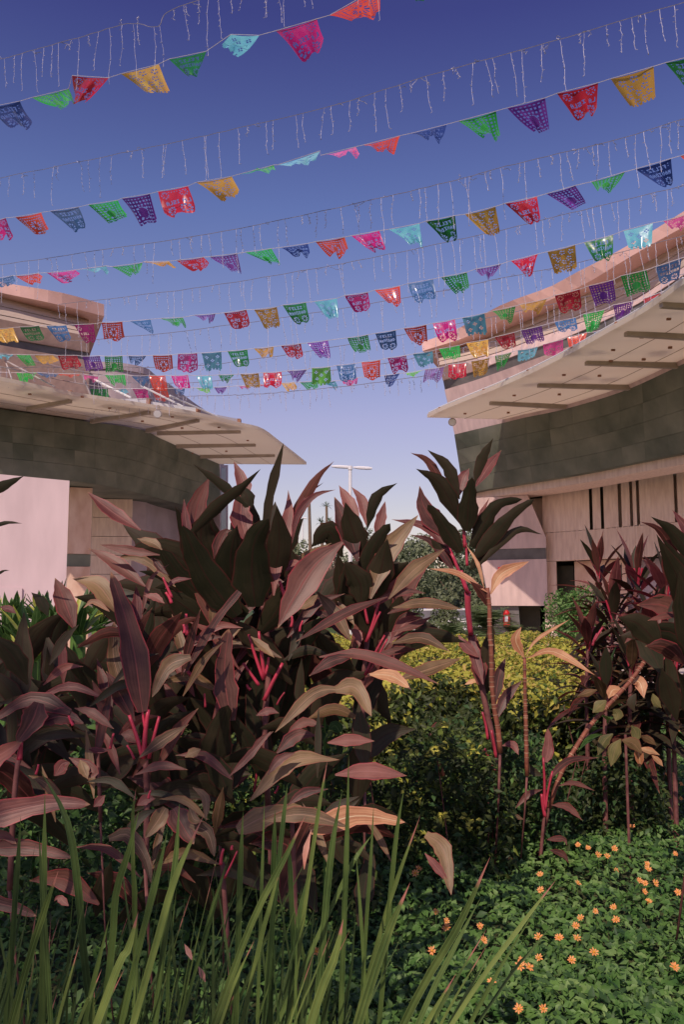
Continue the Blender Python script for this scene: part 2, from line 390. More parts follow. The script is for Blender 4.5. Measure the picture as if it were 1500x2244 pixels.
b = MB(); b.slab([q + Vector((0, .9, 0)) for q in [mid(e0, .5), e0[1]]], [q + Vector((0, .9, 0)) for q in [mid(e1, .47), e1[1]]], (1, 5, 0)); b.build('plinth_recess', M['void'], RB)
# lower wall with slot windows: built as piers between the slots
def plan(px):   # plan curve of the lower wall
    d = np.interp(px, [1195, 1300, 1400, 1500, 1640], [24.0, 22.8, 21.6, 20.5, 19.0]); q = P(px, 1318, float(d)); return Vector((q.x, q.y, 0))
def wallseg(x0, x1, z0, z1, name, m, thick=0.35, push=0.0):
    ps = [plan(x) + Vector((0, push, 0)) for x in lin(x0, x1, max(2, int((x1 - x0) / 25) + 2))]
    b = MB(); b.slab([q + Vector((0, 0, z1)) for q in ps], [q + Vector((0, 0, z0)) for q in ps], (thick * .3, thick, 0)); return b.build(name, m, RB)
def zat(px, y):
    q = plan(px); return 1.5 + (1318 - y) / FPX * q.y
slots = [(1299, 1306), (1324, 1331), (1363, 1371), (1389, 1396), (1404, 1411), (1488, 1496), (1540, 1548)]
zs = 3.42
edges = [1195] + [e for s in slots for e in s] + [XR]
for i in range(0, len(edges), 2):
    wallseg(edges[i], edges[i + 1], zs, 4.6, 'wall_pier', M['beige_concrete'])
for i, s in enumerate(slots):
    wallseg(s[0] - 14, s[1] + 14, zs - .3, 4.6, 'slot_window', M['void'] if i in (0, 1) else M['slot_grey'], 0.1, 0.40 + .012 * (i % 3))
wallseg(1195, XR, 2.62, zs - 0.012, 'lower_wall', M['beige_concrete'])
# vertical board marks on the lower wall
for i, x in enumerate(lin(1200, 1470, 44)):
    wallseg(x, x + 2.6, 2.64, zs - 0.03 + 0.05 * (i % 2), 'board_mark', M['beige_concrete'], 0.03, -0.022)
wallseg(1195, 1222, 0, 2.608, 'wall_pier', M['beige_concrete'])
wallseg(1222, 1280, 0, 2.5, 'doorway', M['void'], 0.1, 0.9)
wallseg(1280, 1400, 0, 2.608, 'recess_wall', M['tan_stone'], 0.3, 0.8)
wallseg(1400, XR, 0, 2.608, 'recess_wall', M['grey_wall'], 0.3, 1.6)
wallseg(1150, XR, 0, 4.64, 'interior_wall', M['void'], 0.2, 2.6)
# canopy
def canopy(name_parent, outer, inner, zo, zi, ribs, bolts_, reverse=False, thick=0.09):
    n = len(outer)
    b = MB()
    for i in range(n):
        b.v += [outer[i], inner[i], outer[i] + Vector((0, 0, thick)), inner[i] + Vector((0, 0, thick))]; b.uv += [(0, 0)] * 4
    for i in range(n - 1):
        a = i * 4; c = a + 4
        b.f += [(a, c, c + 1, a + 1), (a + 2, a + 3, c + 3, c + 2), (a, a + 2, c + 2, c), (a + 1, c + 1, c + 3, a + 3)]
    b.f += [(0, 1, 3, 2), ((n - 1) * 4, (n - 1) * 4 + 2, (n - 1) * 4 + 3, (n - 1) * 4 + 1)]
    b.build('canopy_sheet', M['canopy'], name_parent)
def rib(parent, x0, y0, x1, y1, h=0.09, w=0.05):
    A = PZ(x0, y0, 6.235); B = PZ(x1, y1, 6.31)
    t = (B - A).normalized(); s = t.cross(Vector((0, 0, 1))).normalized() * w
    b = MB(); b.slab([A + s + Vector((0,0,.03)), B + s + Vector((0,0,.03))], [A + s - Vector((0, 0, h * .5)), B + s - Vector((0, 0, h))], -s * 2)
    b.build('canopy_rib', M['canopy_rib'], parent)
RC = thing('canopy', 'sloping pale canopy jutting from the right-hand hall, dark ribs underneath', 'canopy', group='roof canopies of the two halls')
co = curve_z([(937,915),(985,893),(1100,847),(1180,811),(1260,770),(1330,731),(1420,680),(1500,622)], 6.27, xs(937, XR, 30))
ci = curve_z([(1150,920),(1240,900),(1370,859),(1500,800)], 6.34, xs(1150, XR + 30, 30))
canopy(RC, co, ci, 6.25, 6.35, None, None)
for r_ in [(1075,883,1240,889),(1180,844,1390,847),(1285,795,1500,799),(1372,731,1560,738),(1450,668,1640,676)]: rib(RC, *r_)
for bx_, by_ in [(1128,865),(1227,863),(1237,820),(1315,822),(1340,790),(1345,765),(1412,786),(1408,737),(1467,697),(1470,760),(1020,905),(1115,903),(1455,818)]:
    q = PZ(bx_, by_, 6.29); b = MB(); b.box(q + Vector((0,0,-.015)), (.035, .022, .02)); b.build('bolt', M['rust'], RC)
for f_ in (.38, .72):
    b = MB(); b.tube([a.lerp(c_, f_) + Vector((0, 0, -.004)) for a, c_ in zip(co, ci)], .008, 4); b.build('seam', M['canopy_rib'], RC)
# rail along the top of the outer edge
pts = [q + Vector((0.05, 0.05, 0.14)) for q in co]
b = MB(); b.tube(pts[:24], 0.022, 5); b.build('edge_rail', M['white_metal'], RC)
for i in range(1, 24, 4):
    b = MB(); b.tube([pts[i], pts[i] + Vector((0, 0, -.1))], 0.04, 5); b.build('rail_bracket', M['rust'], RC)
def flood(px, py, d, label):
    t = thing('floodlight', label, 'floodlight')
    q = P(px, py, d)
    b = MB(); b.tube([q + Vector((0, 0, .18)), q + Vector((0, 0, .02))], .02, 5); b.build('bracket', M['grey_metal'], t)
    b = MB(); b.tube([q + Vector((0, .1, .02)), q + Vector((0, -.02, -.03)), q + Vector((0, -.10, -.07))], [.05, .09, .11], 10); b.build('lamp_head', M['grey_metal'], t)
    b = MB(); b.tube([q + Vector((0, -.101, -.071)), q + Vector((0, -.112, -.078))], .09, 10); b.build('lamp_glass', M['white_metal'], t)
flood(991, 921, 22.0, 'small grey floodlight under the tip of the right-hand canopy')
flood(347, 903, 20.9, 'small grey floodlight under the edge of the left-hand canopy')

# fire extinguisher and alarm box on the end wall
fx = thing('fire_extinguisher', 'red fire extinguisher hung on the dark plinth of the hall', 'fire extinguisher')
q = P(1111, 1354, 24.1)
b = MB(); b.tube([q + Vector((0, 0, -.24)), q + Vector((0, 0, .14)), q + Vector((0, 0, .2)), q + Vector((0, 0, .22))], [.095, .095, .06, .03], 12); b.build('cylinder_body', M['red_paint'], fx)
b = MB(); b.box(q + Vector((0, 0, .25)), (.03, .03, .03)); b.box(q + Vector((.03, 0, .28)), (.06, .012, .01)); b.build('valve', M['void'], fx)
b = MB(); b.tube([q + Vector((.0, -.02, .25)), q + Vector((-.1, -.05, .2)), q + Vector((-.13, -.04, 0)), q + Vector((-.12, -.03, -.15))], .012, 5); b.build('hose', M['void'], fx)
b = MB(); b.box(q + Vector((-.02, -.096, -.02)), (.045, .003, .08)); b.build('instruction_plate', M['white_metal'], fx)
al = thing('fire_alarm', 'small red alarm box high on the pink end wall', 'alarm box')
q = P(1103, 1252, 24.0); b = MB(); b.box(q, (.13, .06, .12)); b.build('box_body', M['red_paint'], al)
b = MB(); b.box(q + Vector((0, -.065, 0)), (.06, .004, .05)); b.build('panel', M['white_metal'], al)

# ------------------------------------------------------------------ left building
LB = thing('museum_wing', 'left-hand hall with pink flat roof, slate band and stepped pale wall panels', 'building')
XL = -110
BL = (-3.6, 9, 0)
a0 = curve_z([(-60,603),(0,618),(133,641),(228,667)], 9.0, xs(XL, 228, 12))
a1 = curve_z([(-60,624),(0,641),(125,667),(228,693)], 8.7, xs(XL, 228, 12))
b = MB(); b.slab(a0, a1, BL); b.build('roof_slab', M['fascia'], LB)
v0 = curve_z([(-60,637),(0,652),(195,702)], 8.698, xs(XL, 195, 12))
v1 = curve_z([(-60,688),(0,700),(195,737)], 8.05, xs(XL, 195, 12))
v2 = curve_z([(-60,725),(0,738),(195,772)], 7.75, xs(XL, 195, 12))
v3 = curve_z([(-60,743),(0,756),(195,790)], 7.5, xs(XL, 195, 12))
v4 = curve_z([(-60,872),(0,882),(195,908)], 6.36, xs(XL, 195, 12))
LIN = (-3.3, 8, 0)
for k in range(5):
    A = lerp_rows(v0, v1, k / 5); B = lerp_rows(v0, v1, (k + 1) / 5 - 0.012)
    o = Vector((0, -0.03, 0)) * (k % 2)
    b = MB(); b.slab([q + o for q in A], [q + o for q in B], (-.6, 1.2, 0)); b.build('concrete_board', M['brown_wall'], LB)
b = MB(); b.slab([q + Vector((-.03,.08,0)) for q in v0], [q + Vector((-.03,.08,0)) for q in v1], LIN); b.build('upper_wall', M['brown_wall'], LB)
b = MB(); b.slab(v1, v2, LIN); b.build('upper_band', M['pink_wall'], LB)
b = MB(); b.slab([q + Vector((-.02,.05,0)) for q in v2], [q + Vector((-.02,.05,0)) for q in v3], LIN); b.build('dark_stripe', M['dark_stripe'], LB)
b = MB(); b.slab(v3, v4, LIN); b.build('lower_band', M['pink_wall'], LB)
s0 = curve_z([(-60,888),(0,896),(182,922),(303,939),(350,960),(397,981),(481,1017)], 6.3, xs(XL, 481, 27))
s1 = curve_z([(-60,1028),(0,1038),(145,1052),(230,1064),(303,1080),(350,1092),(397,1105),(484,1124)], 4.66, xs(XL, 484, 27))
b = MB(); b.slab([q + Vector((-.03,.06,0)) for q in s0], [q + Vector((-.03,.06,0)) for q in s1], (-3.5, 1.2, 0)); b.build('slate_backing', M['slate_c'], LB)
panels(s0, s1, 4, 'slate_panel', [M['slate_c'], M['slate_a'], M['slate_c']], LB, 2, None, gap=.002, jitter=.003)
# glazed return at the far end
g0 = [P(482, 1019, 30.6), P(500, 1019, 31.4)]
for k in range(2):
    A = lerp_rows(g0, [P(482, 1180, 30.6), P(500, 1180, 31.4)], .5 * k); B = lerp_rows(g0, [P(482, 1180, 30.6), P(500, 1180, 31.4)], .5 * k + .48)
    b = MB(); b.slab(A, B, (-1.5, 1, 0)); w_ = b.build('window', M['grey_wall'], LB)
    c0 = lerp_rows(A, B, .08); c1 = lerp_rows(A, B, .92)
    c0 = [c0[0].lerp(c0[1], .15) + Vector((0, -.02, 0)), c0[0].lerp(c0[1], .75) + Vector((0, -.02, 0))]; c1 = [c1[0].lerp(c1[1], .15) + Vector((0, -.02, 0)), c1[0].lerp(c1[1], .75) + Vector((0, -.02, 0))]
    b = MB(); b.slab(c0, c1, (0, .015, 0)); b.build('pane', M['glass'], w_)
# soffit and recess below the slate, coloured dark for the shade there
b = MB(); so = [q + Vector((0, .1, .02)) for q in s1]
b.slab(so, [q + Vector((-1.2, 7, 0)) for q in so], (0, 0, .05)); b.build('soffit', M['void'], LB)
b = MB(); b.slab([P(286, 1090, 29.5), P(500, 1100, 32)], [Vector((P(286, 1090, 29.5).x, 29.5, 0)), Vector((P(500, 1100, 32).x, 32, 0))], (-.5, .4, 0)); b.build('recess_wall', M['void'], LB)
# stepped pale panels
def flatpanel(x0, y0, d0, x1, d1, z0, z1, m, name='wall_panel', thick=.4, parent=LB):
    A = P(x0, 1318, d0); B = P(x1, 1318, d1)
    b = MB(); b.slab([Vector((A.x, A.y, z1)), Vector((B.x, B.y, z1))], [Vector((A.x, A.y, z0)), Vector((B.x, B.y, z0))], (-thick * .6, thick, 0)); return b.build(name, m, parent)
M['white_wall'] = mat('pale_pink_plaster', (0.48, 0.365, 0.37), (0.56, 0.43, 0.435), 1.4, stretch=(2, 2, .5), bump=.15)
A = P(XL, 1318, 17.2); B = P(143, 1318, 17.6)
b = MB(); b.slab([Vector((A.x, A.y, 4.16)), Vector((B.x, B.y, 4.0))], [Vector((A.x, A.y, 0)), Vector((B.x, B.y, 0))], (-.3, .4, 0)); b.build('wall_panel', M['white_wall'], LB)
flatpanel(-40, 0, 17.26, 47, 17.40, 0.05, 1.78, M['white_wall'], 'access_door', .03)
flatpanel(145, 0, 23.3, 195, 23.5, 2.80, 4.63, M['tan_stone'], thick=.3)
flatpanel(145, 0, 23.33, 195, 23.53, 2.46, 2.79, M['slate_b'], 'slate_stripe', .25)
flatpanel(145, 0, 23.3, 195, 23.5, 0, 2.45, M['tan_stone'], thick=.3)
for k in range(8):
    z1 = 4.64 - k * .58
    if z1 > .1: flatpanel(197, 0, 26.1, 285, 26.2, max(0, z1 - .565), z1, M['beige_concrete'], thick=.3)
# canopy of the left building
LC = thing('canopy', 'pale canopy curving down from the left-hand hall with white gutters on its edge', 'canopy', group='roof canopies of the two halls')
def two(pts, z, n): return [PZ(q[0], q[1], z) for q in cr(pts, n)]
NL = 30
lo = two([(-110,815),(0,834),(149,865),(233,878),(327,893),(420,908),(523,932),(572,944),(611,971),(672,1018)], 6.27, NL)
li = two([(-110,880),(0,896),(100,911),(182,922),(250,931),(303,939),(350,960),(397,981),(440,999),(481,1017)], 6.34, NL)
canopy(LC, lo, li, 6.25, 6.35, None, None)
for r_ in [(154,879,61,893),(327,904,200,921),(434,921,322,942),(527,946,345,947),(560,975,387,976),(602,998,439,999)]: rib(LC, *r_)
for bx_, by_ in [(65,862),(180,868),(240,893),(312,922),(378,912),(399,937),(480,935),(543,964),(421,992),(496,988)]:
    q = PZ(bx_, by_, 6.29); b = MB(); b.box(q + Vector((0,0,-.015)), (.035, .022, .02)); b.build('bolt', M['rust'], LC)
for f_ in (.4, .74):
    b = MB(); b.tube([a.lerp(c_, f_) + Vector((0, 0, -.004)) for a, c_ in zip(lo, li)], .008, 4); b.build('seam', M['canopy_rib'], LC)
def gutter(x0, y0, x1, y1, h0, h1):
    A = PZ(x0, y0, 6.37) + Vector((-.03, .04, 0)); B = PZ(x1, y1, 6.37) + Vector((-.03, .04, 0))
    b = MB(); b.slab([A + Vector((0, 0, h0)), B + Vector((0, 0, h1))], [A, B], (-.35, .35, 0)); b.build('gutter', M['white_metal'], LC)
    b = MB(); b.box(B + Vector((.04, .1, h1 * .5)), (.05, .1, h1 * .55)); b.build('gutter_bracket', M['rust'], LC)
for g in [(236,876,322,889,.02,.2),(332,891,431,906,.14,.16),(476,916,522,928,.1,.14),(90,850,150,864,.02,.1)]: gutter(*g)
for (x0, y0, x1, y1) in [(201,829,287,872),(308,845,401,891),(372,867,476,913),(12,793,28,838),(180,822,198,866),(0,784,120,848)]:
    A = P(x0, y0, 21.0); B = PZ(x1, y1, 6.42)
    if x0 < 200: A = P(x0, y0, 19.9)
    b = MB(); b.tube([A, B], .025 if x0 > 100 else .018, 5); b.build('stay_rod', M['white_metal'] if x0 > 200 else M['grey_metal'], LC)
for k in range(2):
    A = [q + Vector((-.1, .1, .35 + .3 * k)) for q in lo[2:12]]; b = MB(); b.tube(A, .012, 4); b.build('stay_wire', M['grey_metal'], LC)

# grey curved block behind the left canopy, with a grid of windows
FB = thing('rear_block', 'grey curved block with small windows rising behind the left canopy', 'building')
f0 = curve_z([(150,800),(195,802),(255,803),(320,815),(345,834),(375,852),(430,893),(492,932)], 8.9, lin(150, 492, 30))
b = MB(); b.slab(f0, [Vector((q.x, q.y, 0)) for q in f0], (-4, 6, 0)); b.build('wall', M['grey_wall'], FB)
b = MB(); b.slab([q + Vector((0,-.06,.12)) for q in f0], [q + Vector((0,-.06,-.1)) for q in f0], (-4, 6, 0)); b.build('parapet', M['grey_wall'], FB)
for r_ in range(3):
    for i in range(15, 29):
        if i % 2: continue
        A, B = f0[i], f0[i + 1]
        z1 = 8.35 - r_ * .62; z0 = z1 - .46
        top = [Vector((A.x, A.y - .03, z1)), Vector((B.x, B.y - .03, z1))]; bot = [Vector((A.x, A.y - .03, z0)), Vector((B.x, B.y - .03, z0))]
        b = MB(); b.slab(top, bot, (0, .04, 0)); w_ = b.build('window', M['pink_wall'], FB)
        t2 = [top[0].lerp(top[1], .1) + Vector((0, -.01, -.04)), top[0].lerp(top[1], .9) + Vector((0, -.01, -.04))]
        b2 = [bot[0].lerp(bot[1], .1) + Vector((0, -.01, .04)), bot[0].lerp(bot[1], .9) + Vector((0, -.01, .04))]
        b = MB(); b.slab(t2, b2, (0, .008, 0)); b.build('pane', M['glass'], w_)

# ------------------------------------------------------------------ lamp posts far off
def lamp_post(px, ytop, x0, x1, d, label, y0=None):
    t = thing('street_lamp', label, 'street lamp', group='white street lamps beyond the garden')
    top = P(px, ytop + 3, d); foot = Vector((top.x, top.y, 0))
    b = MB(); b.tube([foot, foot.lerp(top, .5), top], [.11, .09, .075], 8); b.build('pole', M['white_metal'], t)
    A = P(x0, ytop - 2, d); B = P(x1, ytop + 2.5, d); w = (B - A).length
    for (u, v) in ((0, .47), (.53, 1)):
        a, c = A.lerp(B, u), A.lerp(B, v)
        b = MB(); b.tube([a, a.lerp(c, .3), a.lerp(c, .8), c], [.04, .08, .08, .05], 8); b.build('lamp_arm', M['white_metal'], t)
    b = MB(); b.tube([top - Vector((0, 0, .05)), top + Vector((0, 0, .12))], .11, 8); b.build('collar', M['white_metal'], t)
lamp_post(768, 1024, 727, 816, 38, 'tall white T-shaped street lamp above the middle purple plants')
lamp_post(664, 1134, 654, 674, 85, 'distant small white street lamp low between the leaves')

# ------------------------------------------------------------------ parked cars in the distance
def car(px, py, d, m, label):
    t = thing('parked_car', label, 'car', group='cars parked far beyond the hedge')
    q = P(px, py, d); c = Vector((q.x, q.y, -.25)); L_, W, = 2.1, .85
    b = MB(); prof = [(-L_, .35), (-L_, .8), (-L_ * .55, .92), (L_ * .7, .95), (L_, .75), (L_, .35)]
    A = [c + Vector((x, -W, z)) for x, z in prof]
    n = len(prof); vs = A + [a + Vector((0, 2 * W, 0)) for a in A]
    b.add(vs, [tuple(range(n)), tuple(reversed(range(n, 2 * n)))] + [(i, (i + 1) % n, n + (i + 1) % n, n + i) for i in range(n)]); b.build('body', m, t)
    prof = [(-L_ * .5, .93), (-L_ * .3, 1.42), (L_ * .35, 1.45), (L_ * .68, .96)]
    A = [c + Vector((x, -W * .85, z)) for x, z in prof]; n = 4; vs = A + [a + Vector((0, 1.7 * W, 0)) for a in A]
    b = MB(); b.add(vs, [tuple(range(n)), tuple(reversed(range(n, 2 * n)))] + [(i, (i + 1) % n, n + (i + 1) % n, n + i) for i in range(n)]); cb_ = b.build('cabin', m, t)
    b = MB(); b.add([c + Vector((x, -W * .86, z)) for x, z in [(-.9, .98), (-.6, 1.36), (.65, 1.38), (1.2, 1.0)]] + [c + Vector((x, -W * .84, z)) for x, z in [(-.9, .98), (-.6, 1.36), (.65, 1.38), (1.2, 1.0)]],
                    [(0, 1, 2, 3), (7, 6, 5, 4), (0, 4, 5, 1), (1, 5, 6, 2), (2, 6, 7, 3), (3, 7, 4, 0)]); b.build('side_window', M['glass'], t)
    for sx in (-1.3, 1.3):
        b = MB(); b.tube([c + Vector((sx, -W - .02, .32)), c + Vector((sx, -W + .2, .32))], .32, 12); b.build('wheel', M['void'], t)
car(936, 1335, 37, M['car_white'], 'white car parked beyond the hedge, left of the red-stemmed tall plant')
car(1014, 1335, 39, M['car_white'], 'white car parked beyond the hedge, right behind the tall red-stemmed plant')
car(956, 1332, 46, M['car_blue'], 'blue car parked farthest away beyond the hedge')

# ------------------------------------------------------------------ foliage in bulk (numpy)
def leaf_mass(name, centers, normals, size, mats, parent=None, aspect=0.45, rs=None, fold=0.18, kind=None, dirs=None):
    rs = rs or np.random.RandomState(3)
    n = len(centers); C = np.asarray(centers, float); Nn = np.asarray(normals, float)
    Nn = Nn + rs.normal(0, .45, (n, 3)); Nn /= np.linalg.norm(Nn, axis=1)[:, None]
    D = rs.normal(0, 1, (n, 3)) if dirs is None else np.asarray(dirs, float) + rs.normal(0, .35, (n, 3))
    D -= (D * Nn).sum(1)[:, None] * Nn; D /= np.linalg.norm(D, axis=1)[:, None] + 1e-9
    W = np.cross(D, Nn); s = size * rs.uniform(.6, 1.35, n); s = s[:, None]
    a = rs.uniform(.8, 1.2, (n, 1)) * aspect
    droop = rs.uniform(0.05, .35, (n, 1))
    base = C - D * s * .5; tip = C + D * s * .5 - Nn * s * droop
    l = C + W * s * a * .5 + Nn * s * fold * .5; r = C - W * s * a * .5 + Nn * s * fold * .5
    V = np.stack([base, l, tip, r, C - Nn * s * .02], 1).reshape(-1, 3)
    k = np.arange(n)[:, None] * 5
    F = np.concatenate([k + np.array([[0, 4, 1]]), k + np.array([[1, 4, 2]]), k + np.array([[2, 4, 3]]), k + np.array([[3, 4, 0]])], 1).reshape(-1, 3)
    me = bpy.data.meshes.new(name)
    me.vertices.add(len(V)); me.vertices.foreach_set('co', V.astype(np.float32).ravel())
    me.loops.add(len(F) * 3); me.loops.foreach_set('vertex_index', F.astype(np.int32).ravel())
    me.polygons.add(len(F)); me.polygons.foreach_set('loop_start', np.arange(0, len(F) * 3, 3, dtype=np.int32))
    for m in mats: me.materials.append(m)
    if len(mats) > 1:
        w = np.array([.5] + [.5 / (len(mats) - 1)] * (len(mats) - 1)) if len(mats) > 1 else None
        mi = rs.choice(len(mats), n, p=w); me.polygons.foreach_set('material_index', np.repeat(mi, 4).astype(np.int32))
    me.update(calc_edges=True)
    o = bpy.data.objects.new(name, me); COL.objects.link(o)
    if parent is not None: o.parent = parent
    if kind: o['kind'] = kind
    return o
def fol(name, c1, c2, trans=.3, rough=.5, scale=9):
    m = mat(name, c1, c2, scale, rough=rough, spec=.3, detail=3)
    nt = m.node_tree; b = nt.nodes['Principled BSDF']; tr = nt.nodes.new('ShaderNodeBsdfTranslucent'); mx = nt.nodes.new('ShaderNodeMixShader')
    mx.inputs[0].default_value = trans; src = b.inputs['Base Color'].links[0].from_socket
    nt.links.new(src, tr.inputs[0]); nt.links.new(b.outputs[0], mx.inputs[1]); nt.links.new(tr.outputs[0], mx.inputs[2])
    nt.links.new(mx.outputs[0], nt.nodes['Material Output'].inputs['Surface']); return m
G = {}
G['cov1'] = fol('wedelia_leaf', (0.048, 0.122, 0.026), (0.140, 0.250, 0.060))
G['cov2'] = fol('wedelia_leaf_light', (0.08, 0.165, 0.045), (0.20, 0.30, 0.095))
G['cov3'] = fol('wedelia_leaf_dark', (0.025, 0.062, 0.02), (0.07, 0.13, 0.042))
G['hed1'] = fol('golden_hedge_leaf', (0.24, 0.25, 0.035), (0.50, 0.46, 0.08))
G['hed2'] = fol('green_hedge_leaf', (0.06, 0.11, 0.02), (0.16, 0.2, 0.04))
G['hed4'] = fol('shade_dark_green_leaf', (0.02, 0.035, 0.01), (0.06, 0.075, 0.02))  # dark green with the shade of hedge front and undergrowth in its colour
G['hed3'] = fol('orange_hedge_leaf', (0.38, 0.26, 0.06), (0.5, 0.38, 0.12))
G['tre1'] = fol('tree_leaf', (0.13, 0.155, 0.085), (0.22, 0.24, 0.14), scale=1.5)  # both tree greens paled, distance haze put into the leaf colour
G['tre2'] = fol('tree_leaf_dark', (0.08, 0.105, 0.055), (0.15, 0.175, 0.09), scale=1.5)
G['shr1'] = fol('shrub_leaf', (0.03, 0.09, 0.02), (0.09, 0.19, 0.045))
G['pal1'] = fol('palm_leaf', (0.05, 0.085, 0.03), (0.14, 0.18, 0.08))

rs = np.random.RandomState(5)
# ---- hedge
def quad_pts(Q, n):
    u, v = rs.rand(n), rs.rand(n); Q = np.array(Q, float)
    return ((1 - u) * (1 - v))[:, None] * Q[0] + (u * (1 - v))[:, None] * Q[1] + (u * v)[:, None] * Q[2] + ((1 - u) * v)[:, None] * Q[3]
HQ = [(-1.5, 5.9), (1.62, 5.6), (4.3, 15.0), (-0.6, 15.3)]
def hz(x, y): return .86 + .07 * math.sin(x * 2.1 + y) + .06 * math.sin(y * 1.7 - x * 3.3) + .05 * math.sin(x * 7 + y * 5)
HD = thing('hedge', 'low clipped golden-green hedge in sunlight between purple plants and hall', 'hedge')
top = quad_pts(HQ, 34000)
c = np.array([(x, y, hz(x, y) - abs(rs.normal(0, .035))) for x, y in top])
leaf_mass('foliage', c, np.tile((0, -.25, 1), (len(c), 1)), .062, [G['hed1'], G['hed1'], G['hed3'], G['hed2']], HD, kind='stuff', rs=rs)
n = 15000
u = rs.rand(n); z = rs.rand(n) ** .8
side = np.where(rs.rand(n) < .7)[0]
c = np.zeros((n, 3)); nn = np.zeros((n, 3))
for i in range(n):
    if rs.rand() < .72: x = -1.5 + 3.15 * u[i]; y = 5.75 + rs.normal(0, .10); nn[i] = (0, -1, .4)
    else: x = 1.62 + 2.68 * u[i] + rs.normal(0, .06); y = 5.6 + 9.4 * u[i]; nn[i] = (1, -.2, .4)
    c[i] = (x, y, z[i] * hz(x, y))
leaf_mass('side_foliage', c, nn, .055, [G['hed4'], G['hed4'], G['hed2'], G['hed4'], G['hed1']], HD, kind='stuff', rs=rs)  # leaf colours keep the hedge front dark, as if shaded by the cordylines
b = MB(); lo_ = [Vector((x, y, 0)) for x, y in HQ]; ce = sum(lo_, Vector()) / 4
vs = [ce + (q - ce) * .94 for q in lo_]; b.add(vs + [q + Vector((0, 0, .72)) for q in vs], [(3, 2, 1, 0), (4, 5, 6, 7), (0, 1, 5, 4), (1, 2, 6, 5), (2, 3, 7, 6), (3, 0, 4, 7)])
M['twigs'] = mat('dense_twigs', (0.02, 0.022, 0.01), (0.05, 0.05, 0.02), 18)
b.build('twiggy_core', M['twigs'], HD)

# ---- creeping ground cover
def ch(x, y): return .27 + .06 * noise.noise(Vector((x * 1.3, y * 1.3, 0))) * 2 + .04 * noise.noise(Vector((x * 5, y * 5, 3)))
pts_ = []
while len(pts_) < 92000:
    y = 1.9 + 10 * rs.rand() ** 1.7; x = rs.uniform(-.55 * y - .4, .55 * y + .6)
    if y > 5.7 and -1.5 < x < 1.65 + (y - 5.6) * .285: continue
    if x < -.05 * y - .1 and rs.rand() < .55: continue
    pts_.append((x, y))
c = np.array([(x, y, ch(x, y) * (1 - .5 * rs.rand() ** 4)) for x, y in pts_])
sz = .038
o = leaf_mass('ground_cover', c, np.tile((0, -.3, 1), (len(c), 1)), sz, [G['cov1'], G['cov2'], G['cov3']], kind='stuff', rs=rs, aspect=.5)
tag(o, 'creeping green ground cover carpeting the bed under the flowers', 'ground cover', kind='stuff')
# litter surface under the leaves, coloured dark for the shade in the gaps
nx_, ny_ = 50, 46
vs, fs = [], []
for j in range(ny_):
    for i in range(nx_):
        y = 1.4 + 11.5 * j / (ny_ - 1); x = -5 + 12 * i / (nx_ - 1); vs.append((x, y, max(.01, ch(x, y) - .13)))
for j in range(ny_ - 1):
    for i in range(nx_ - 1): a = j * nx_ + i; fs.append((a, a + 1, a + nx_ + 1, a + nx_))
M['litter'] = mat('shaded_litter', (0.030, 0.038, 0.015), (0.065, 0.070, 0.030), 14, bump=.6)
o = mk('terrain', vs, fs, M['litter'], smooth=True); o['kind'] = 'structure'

# ---- orange flowers
FL = [(680,510),(1220,360),(1160,398),(1405,243),(1325,240),(1485,295),(1485,375),(920,628),(975,645),(1030,683),(1080,690),(1120,648),(1455,678),(1300,732),(1303,760),(1130,768),(1258,825),(1345,838),(1285,885),(1468,888),(920,838),(715,875),(712,790),(552,708),(140,995),(200,1045),(197,1082),(380,1073),(1015,993),(1115,970),(1308,938),(1130,1038),(933,1030),(908,1072),(912,1138),(815,1137),(702,1132),(405,1150),(120,1208),(1008,1215),(885,1260),(705,1247),(608,1262),(603,1292),(652,1297),(1450,1298),(448,1375),(595,1527),(730,1527),(1288,838),(1215,527)]
FL = [(900 + x / 2.5, 1600 + y / 2.5) for x, y in FL] + [(919,1903),(911,1913),(1430,1549),(1441,1565),(1454,1585),(1484,1566),(1440,1600),(1474,1641),(1428,1696),(1461,1698),(694,2085),(714,2095),(1490,1600),(1415,1578)]
FL.sort(key=lambda q: q[1]); NB = 7; per = -(-len(FL) // NB); FLAB = {}
BN = ['farthest', 'second farthest', 'third farthest', 'middle', 'third nearest', 'second nearest', 'nearest']
NTH = ['leftmost', 'second', 'third', 'fourth', 'fifth', 'sixth', 'seventh', 'eighth', 'ninth', 'tenth', 'eleventh', 'twelfth']
for bi in range(NB):
    for k_, q_ in enumerate(sorted(FL[bi * per:(bi + 1) * per])): FLAB[q_] = f"orange daisy-like flower, {NTH[k_]} from the left in the {BN[bi]} band of flowers" if k_ else f"orange daisy-like flower, leftmost in the {BN[bi]} band of flowers"
